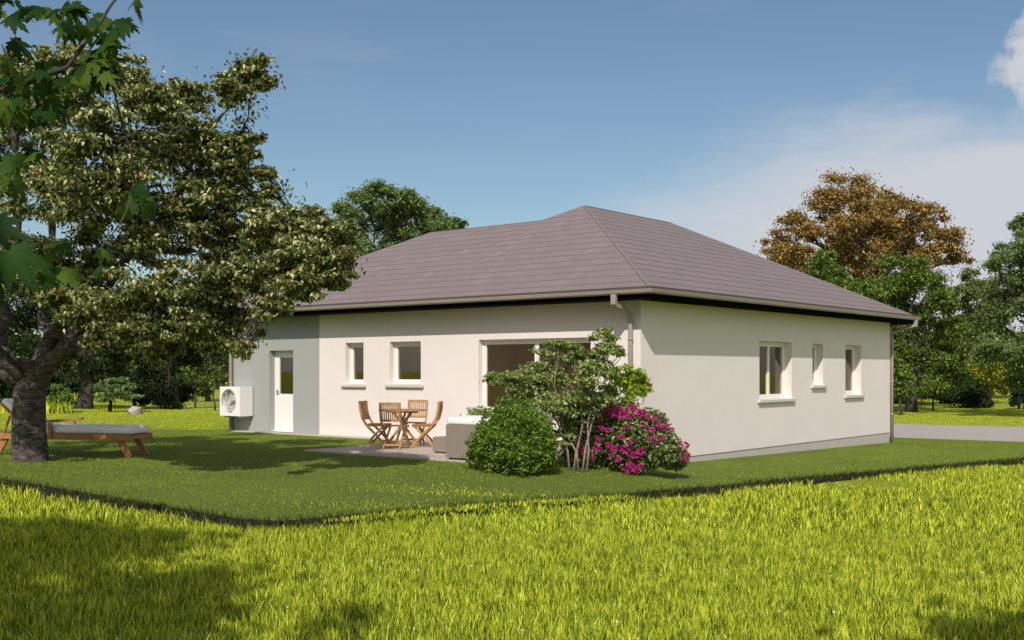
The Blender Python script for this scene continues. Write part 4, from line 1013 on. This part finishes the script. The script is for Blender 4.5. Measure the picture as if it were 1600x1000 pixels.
def bgtree(name, label, basepx, depth, lst, lm, seed, cat='tree', leaf=None, n_per=900, tr=.25, spread=2.0, forkpy=None, sub=.42, nsub=9, zsq=.8, group=None, width=.6):
    rg = np.random.default_rng(seed); b = at_d(basepx, depth); b.z = gz(b)
    cyp = max(x[1] for x in lst); f = forkpy if forkpy else cyp; fk = Wp(basepx+(lst[0][0]-basepx)*.2, f, depth)
    if fk.z < b.z+.4: fk.z = b.z+.4
    return tree(name, label, cat, b, fk, pxblobs(lst, depth, rg, spread, zsq), LM[lm], M['bark2'], seed, leaf=leaf or depth*.0026, trunk_r=tr, n_per=int(n_per*3.3), sub=sub*1.25, nsub=nsub, width=width, group=group)
bgtree('tall_tree', 'tall autumn tree with orange brown leaves behind the right of the roof', 1365, 62, [(1340,370,30),(1300,365,26),(1410,385,30),(1370,365,32),(1318,385,24),(1320,296,40),(1292,322,40),(1345,318,38),(1385,322,36),(1425,335,34),(1240,348,24,.6),(1218,372,24,.6),(1262,362,22,.6),(1330,350,30,.8),(1395,355,34,.9),(1455,345,30,.8),(1478,372,28,.7),(1452,390,32,.8),(1495,400,22,.5),(1345,402,34,.8),(1385,400,30,.8),(1215,398,22,.7),(1245,400,26,.8),(1430,418,28,.6),(1300,408,30,.7),(1225,412,28,.8),(1270,425,26,.8),(1350,440,40,.9)], 'autumn', 101, tr=.42, n_per=1300, forkpy=470, spread=3, sub=.40, nsub=12)
bgtree('leafy_tree', 'small fresh green tree showing above the right roof slope', 1290, 42, [(1283,405,20,.6),(1275,425,26),(1298,432,26),(1262,445,26),(1315,455,28),(1290,470,40)], 'green', 102, n_per=1500, tr=.15, leaf=.12)
bgtree('leafy_tree', 'broad green tree right of the autumn tree, over the right corner of the roof', 1424, 56, [(1395,430,32),(1430,428,30),(1370,455,34),(1410,465,40),(1455,455,34),(1480,470,26,.7),(1350,475,30),(1385,500,40),(1440,505,42),(1480,515,30,.8),(1410,545,42),(1460,550,36,.9),(1395,575,30,.9),(1440,585,30,.9),(1400,605,24,.6),(1455,608,22,.6),(1480,580,28,.8),(1360,560,30,.7)], 'green', 103, n_per=2300, tr=.28, forkpy=560)
bgtree('leafy_tree', 'tall bluish green tree at the right edge of the view', 1650, 50, [(1597,352,18,.5),(1575,395,26,.8),(1605,385,32),(1558,412,22,.6),(1590,430,36),(1625,420,50),(1570,465,36),(1600,485,44),(1560,510,30),(1640,480,50),(1610,540,50),(1580,560,34),(1640,560,50),(1600,590,30),(1550,545,30,.8)], 'blue', 104, n_per=1500, tr=.35, forkpy=580)
bgtree('distant_tree', 'hazy olive tree in the gap between the two green trees on the right', 1530, 90, [(1520,435,20,.6),(1540,450,24),(1505,460,24),(1530,480,30),(1500,500,30),(1550,500,30),(1525,530,34),(1490,545,30)], 'olive', 105, n_per=1200, tr=.35)
bgtree('yellow_tree', 'low yellow leaved tree glowing behind the dark shrubs on the right', 1545, 72, [(1532,560,20,.8),(1550,578,22),(1525,585,20),(1565,598,18),(1542,602,22),(1575,606,12,.5),(1530,610,16,.6),(1555,545,12,.4)], 'yellow', 106, n_per=1000, tr=.12)
bgtree('pine', 'open brownish tree behind the yellow tree with a bent dark trunk', 1525, 80, [(1545,520,18,.6),(1520,540,16,.6),(1560,535,16,.6),(1535,500,18,.6)], 'olive', 107, n_per=900, tr=.25, forkpy=545)
bgtree('dark_bush', 'wide dark spruce bush under the trees on the right', 1508, 62, [(1508,598,14,.7),(1500,610,20),(1520,612,20),(1488,622,18),(1508,625,24),(1530,624,18),(1540,630,10,.5)], 'dark', 108, cat='bush', n_per=1100, tr=.1, spread=.8, zsq=.7)
bgtree('leafy_bush', 'light green sapling bush against the far right corner of the house', 1408, 52, [(1405,580,16,.7),(1402,600,18,.8),(1410,612,16,.7),(1400,560,10,.4),(1415,595,12,.5)], 'green', 109, cat='bush', n_per=800, tr=.06, spread=.5)
bgtree('sapling', 'thin sapling standing left of the dark spruce bush', 1458, 57, [(1458,600,12,.5),(1466,615,8,.3),(1450,612,9,.3)], 'green', 110, n_per=500, tr=.05, spread=.3)
bgtree('round_bush', 'clipped dark bush at the far right edge of the meadow', 1592, 60, [(1590,625,13),(1598,615,13),(1610,625,18),(1592,610,8,.4)], 'dark', 111, cat='bush', n_per=900, tr=.06, spread=.4)
bgtree('undergrowth', 'dark undergrowth bush between trunk and sapling on the right', 1470, 70, [(1430,610,26),(1460,605,28),(1400,615,24),(1490,600,28),(1445,580,30)], 'dark', 112, cat='bush', n_per=900, tr=.1, spread=2)
bgtree('leafy_tree', 'rounded fresh green tree rising behind the left roof slope', 600, 50, [(605,300,26,.8),(572,312,26,.8),(640,312,28),(540,332,24,.8),(670,332,28),(590,340,36),(635,345,38),(690,352,20,.6),(717,352,15,.4),(705,365,22,.6),(560,362,36),(610,378,40),(660,372,34),(520,372,26,.8),(545,395,40),(590,410,50)], 'blue', 113, n_per=1700, tr=.35, forkpy=480)
bgtree('evergreen', 'very dark evergreen left of the heat pump with a thin pale trunk', 277, 50, [(270,470,34),(250,500,36),(290,505,34),(268,535,38),(240,560,34),(295,560,30),(265,590,34),(245,610,26),(285,612,24),(262,632,18,.6)], 'dark', 114, n_per=1400, tr=.10, forkpy=500)
bgtree('broad_tree', 'broad dark tree with a thick trunk behind the sun lounger', 132, 48, [(130,440,60),(180,480,55),(80,480,55),(140,520,50),(200,540,44),(90,545,44),(220,480,40),(30,460,60),(20,530,50),(165,570,30,.7)], 'dark', 115, n_per=1800, tr=.34, forkpy=560)
bgtree('pine', 'soft grey green pine between the evergreen and the house', 325, 75, [(322,500,26),(335,530,28),(315,550,26),(340,565,24),(322,585,26),(345,600,16,.6),(310,600,16,.6),(330,470,24)], 'olive', 116, n_per=1200, tr=.18)
bgtree('pine_bush', 'layered bluish pine bush behind the lounger', 172, 44, [(182,595,16,.7),(168,606,18,.8),(196,604,18,.8),(180,615,22),(160,622,14,.5),(202,620,14,.5)], 'blue', 117, cat='bush', n_per=900, tr=.07, spread=.5, zsq=.45)
bgtree('leafy_bush', 'sunlit green bush just right of the big trunk', 98, 43, [(96,612,14,.7),(88,625,14,.7),(106,625,16,.8)], 'green', 118, cat='bush', n_per=700, tr=.05, spread=.4)
bgtree('young_tree', 'thin young tree in the gap left of the heat pump', 336, 47, [(334,596,8,.3),(338,585,7,.25)], 'green', 119, n_per=400, tr=.035, spread=.2)
bgtree('broad_tree', 'dark tree at the left edge behind the big trunk', -40, 50, [(-40,450,70),(10,500,50),(-60,540,60),(0,570,44),(40,590,30,.7),(-30,610,40)], 'dark', 120, n_per=1400, tr=.4, forkpy=560)
bgtree('broad_tree', 'tall dark tree behind the roof at the far left end of the house', 420, 54, [(400,460,50),(440,440,50),(370,500,50),(350,440,44),(420,500,60),(380,400,44),(470,400,40)], 'green', 121, n_per=1300, tr=.35, forkpy=540)
bgtree('dark_bush', 'dark bush mass under the broad tree behind the lounger', 210, 56, [(205,600,28),(180,590,26),(230,595,28),(255,612,24),(150,600,26),(225,622,18,.6),(120,605,22)], 'dark', 122, cat='bush', n_per=900, tr=.08)
bgtree('dark_bush', 'dark bush filling the left edge behind the big trunk', 60, 56, [(60,600,26),(30,605,28),(85,605,22),(0,610,30),(-20,600,34)], 'dark', 123, cat='bush', n_per=900, tr=.08)
bgtree('leafy_bush', 'mid green bush beside the evergreen left of the house', 305, 60, [(305,600,22),(290,612,16,.6),(318,610,16,.6),(308,580,18,.6)], 'green', 124, cat='bush', n_per=800, tr=.06)
bgtree('leafy_bush', 'mid green bush standing right of the leafy bush at the house corner', 1440, 66, [(1440,600,22),(1425,615,16,.6),(1460,590,24),(1480,600,20),(1495,585,20)], 'green', 125, cat='bush', n_per=800, tr=.06)
bgtree('leafy_tree', 'dark green tree between the house corner and the tall bluish tree, behind the yellow tree', 1500, 84, [(1470,540,34),(1505,520,30),(1545,530,34),(1585,545,36),(1500,570,34),(1550,575,34),(1600,580,40),(1440,560,34),(1625,540,40)], 'green', 126, n_per=1000, tr=.2)
# far wood: reads as one mass
rg = np.random.default_rng(200); PP = []
for k in range(150):
    px = -700+k*21+rg.uniform(-12,12); d = rg.uniform(125,165); top = rg.uniform(495,540); cpy = (top+600)/2; r = 34/F*d
    p = Wp(px, cpy, d); P = np.array(p)+unit(rg.normal(size=(420,3)))*rg.uniform(.55,1,(420,1))*np.array([r*1.1, r*1.1, (600-top)/2/F*d]); PP.append(P)
o = leaves('far_wood', np.concatenate(PP), .95, LM['olive'], None, rg, width=.8); tag(o, 'distant wood closing the meadow behind all trees', kind='stuff')

# tall grass tufts at the far left meadow edge
def blades(name, P, h, wd, material, rg, lean=.35, parent=None, segs=2):
    n_ = len(P); a = rg.uniform(0, 2*np.pi, n_); ld = rg.uniform(0, 2*np.pi, n_); la = rg.uniform(.1, 1, n_)*lean*h
    s_ = np.stack([np.cos(a), np.sin(a), np.zeros(n_)], 1)*(wd/2)[:, None]; lv = np.stack([np.cos(ld), np.sin(ld), np.zeros(n_)], 1)
    up = np.array([0, 0, 1.])
    mid = P+up*(h*.55)[:, None]+lv*(la*.35)[:, None]; tip = P+up*(h*(.97))[:, None]+lv*la[:, None]
    if segs == 2:
        V = np.stack([P-s_, P+s_, mid+s_*.75, mid-s_*.75, tip], 1).reshape(-1, 3); i = np.arange(n_)*5
        Fs = [np.stack([i, i+1, i+2, i+3], 1), np.stack([i+3, i+2, i+4], 1)]
    else:
        V = np.stack([P-s_, P+s_, tip], 1).reshape(-1, 3); i = np.arange(n_)*3; Fs = [np.stack([i, i+1, i+2], 1)]
    return mesh_np(name, V, Fs, material, parent, world=parent is not None)
def view_pts(n_, d0, d1, rg, margin=1.14, xl=-1, xr=1):
    d = np.sqrt(rg.uniform(d0**2, d1**2, n_)); x = rg.uniform(xl, xr, n_)*(800/F*d*margin+.4)
    return np.stack([CX+RX*x+FX*d, CY+RY*x+FY*d], 1), d
rg = np.random.default_rng(300)
sets = []; fringe = []
patchc = G(1345, 757, dz=-.11)
def field(n_, d0, d1, hmin, hmax, w0, xl=-1, xr=1):
    P, d = view_pts(n_//7, d0, d1, rg, xl=xl, xr=xr)
    P = np.repeat(P, 7, axis=0)+rg.normal(0, .022 if d1 < 14 else .035 if d1 < 30 else .12, (len(P)*7, 2)); d = np.repeat(d, 7); keep = ~inside(P, LAWNS, .09) & ~inside(P, ROAD, .05)
    u = np.stack([(P[:,0]-patchc.x)*RX+(P[:,1]-patchc.y)*RY, (P[:,0]-patchc.x)*FX+(P[:,1]-patchc.y)*FY], 1)
    short = (np.abs(u[:,0]-.25*u[:,1]) < .85) & (np.abs(u[:,1]) < .9)
    P, d, short = P[keep], d[keep], short[keep]
    clump = .75+.5*(.5+.25*np.sin(P[:,0]*3.1+np.sin(P[:,1]*2.3)*2)+.25*np.sin(P[:,1]*3.7+np.sin(P[:,0]*1.9)*2))
    h = rg.uniform(hmin, hmax, len(P))*clump*np.where(rg.uniform(size=len(P)) < .06, 1.4, 1)*np.where(short, .3, 1); wd = w0*rg.uniform(.7, 1.3, len(P))
    z = H(P[:,0], P[:,1])-DR_(P[:,0], P[:,1])-.01
    (far if d0 > 20 else sets).append((np.column_stack([P, z]), h, wd))
far = []
field(215000, 6.3, 13, .06, .135, .0072); field(200000, 13, 24, .06, .135, .013, xl=-1); field(170000, 24, 62, .03, .06, .022)
# rough grass spilling over the lawn edge
c1, c2 = np.array(tuple(G(520, 812))[:2]), np.array(tuple(G(980, 775))[:2])
t_ = rg.uniform(0, 1, 1800)[:, None]; P = c1+(c2-c1)*t_+rg.normal(size=(1800,2))*np.array([.10,.10])
P2 = np.array(tuple(G(640, 792))[:2])+rg.normal(size=(900,2))@np.array([[.9*RX,.9*RY],[.22*FX,.22*FY]]); P2b = np.array(tuple(G(745, 770))[:2])+rg.normal(size=(1100,2))@np.array([[.8*RX,.8*RY],[.25*FX,.25*FY]])
P = np.concatenate([P, P2, P2b]); z = H(P[:,0], P[:,1])-.02; sets.append((np.column_stack([P, z]), rg.uniform(.03,.065,len(P)), np.full(len(P), .010)))
M['farblade'] = leafmat('far_meadow_blade', [(0,(.36,.42,.024)),(.5,(.50,.56,.03)),(1,(.62,.66,.045))], .3, .5, .2, patch=(.7,.4))
o = blades('meadow_grass', far[0][0], far[0][1], far[0][2], M['farblade'], rg, lean=.55, segs=1); tag(o, 'short bright grass of the meadow beyond the lawn and the drive', 'grass', kind='stuff')
# ragged fringe along the cut edge: short dark grass leaning over it
for a, b_ in EDGES:
    a, b_ = np.array(a), np.array(b_); L_ = np.linalg.norm(b_-a); n_ = int(L_*420); dv = (b_-a)/L_; nv = np.array([dv[1], -dv[0]])
    P = a+(b_-a)*rg.uniform(0, 1, (n_, 1))+nv*rg.uniform(-.04, .10, (n_, 1)); z = H(P[:,0], P[:,1])-.10*rg.uniform(.1, 1.3, n_)
    fringe.append(np.column_stack([P, z]))
# taller tufts at the far left
P, d = view_pts(900, 41, 44, rg, xl=-.86, xr=-.74); z = H(P[:,0], P[:,1])-.015; sets.append((np.column_stack([P, z]), rg.uniform(.25,.55,len(P)), np.full(len(P), .04)))
o = blades('meadow_grass', np.concatenate([s_[0] for s_ in sets]), np.concatenate([s_[1] for s_ in sets]), np.concatenate([s_[2] for s_ in sets]), M['blade'], rg, lean=.55)
tag(o, 'long bright yellow green meadow grass in front of the lawn', 'grass', kind='stuff')
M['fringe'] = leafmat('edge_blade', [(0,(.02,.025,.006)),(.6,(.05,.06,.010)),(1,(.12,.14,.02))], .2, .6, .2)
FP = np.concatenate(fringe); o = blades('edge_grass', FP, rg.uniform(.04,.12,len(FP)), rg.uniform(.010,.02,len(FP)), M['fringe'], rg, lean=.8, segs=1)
tag(o, 'ragged dark grass fringe on the cut edge of the lawn', 'grass', kind='stuff')
# a few tiny white clover heads in the nearest grass
P, d = view_pts(60, 6.8, 11, rg); P = P[~inside(P, LAWNS, .1)]; z = H(P[:,0], P[:,1])-.11+rg.uniform(.05,.10,len(P)); Pc = np.column_stack([P, z])
Pf = np.repeat(Pc, 10, axis=0)+unit(rg.normal(size=(len(Pc)*10, 3)))*.008
M['clover'] = mat('clover_white', (.75,.74,.66), .8)
o = leaves('clover', Pf, .012, M['clover'], None, rg, width=.6); tag(o, 'scattered tiny white clover heads in the near grass', kind='stuff')
P, d = view_pts(420000, 12, 34, rg); keep = inside(P, LAWNS, -.0) & ~((P[:,0] > 0) & (P[:,0] < XWID) & (P[:,1] > 0) & (P[:,1] < YW)) & ~((P[:,0] > XT-.03) & (P[:,0] < 0) & (P[:,1] > .42) & (P[:,1] < YT+.03)) & ~((P[:,0] > gp.x) & (P[:,0] < 0) & (P[:,1] > YT) & (P[:,1] < 11.95))
P = P[keep]; z = H(P[:,0], P[:,1])-.003
o = blades('lawn_grass', np.column_stack([P, z]), rg.uniform(.012, .028, len(P)), rg.uniform(.008, .014, len(P)), M['lawnblade'], rg, lean=.7, segs=1)
tag(o, 'short mown grass of the lawn', 'grass', kind='stuff')
print('blades', sum(len(s_[0]) for s_ in sets), len(P))
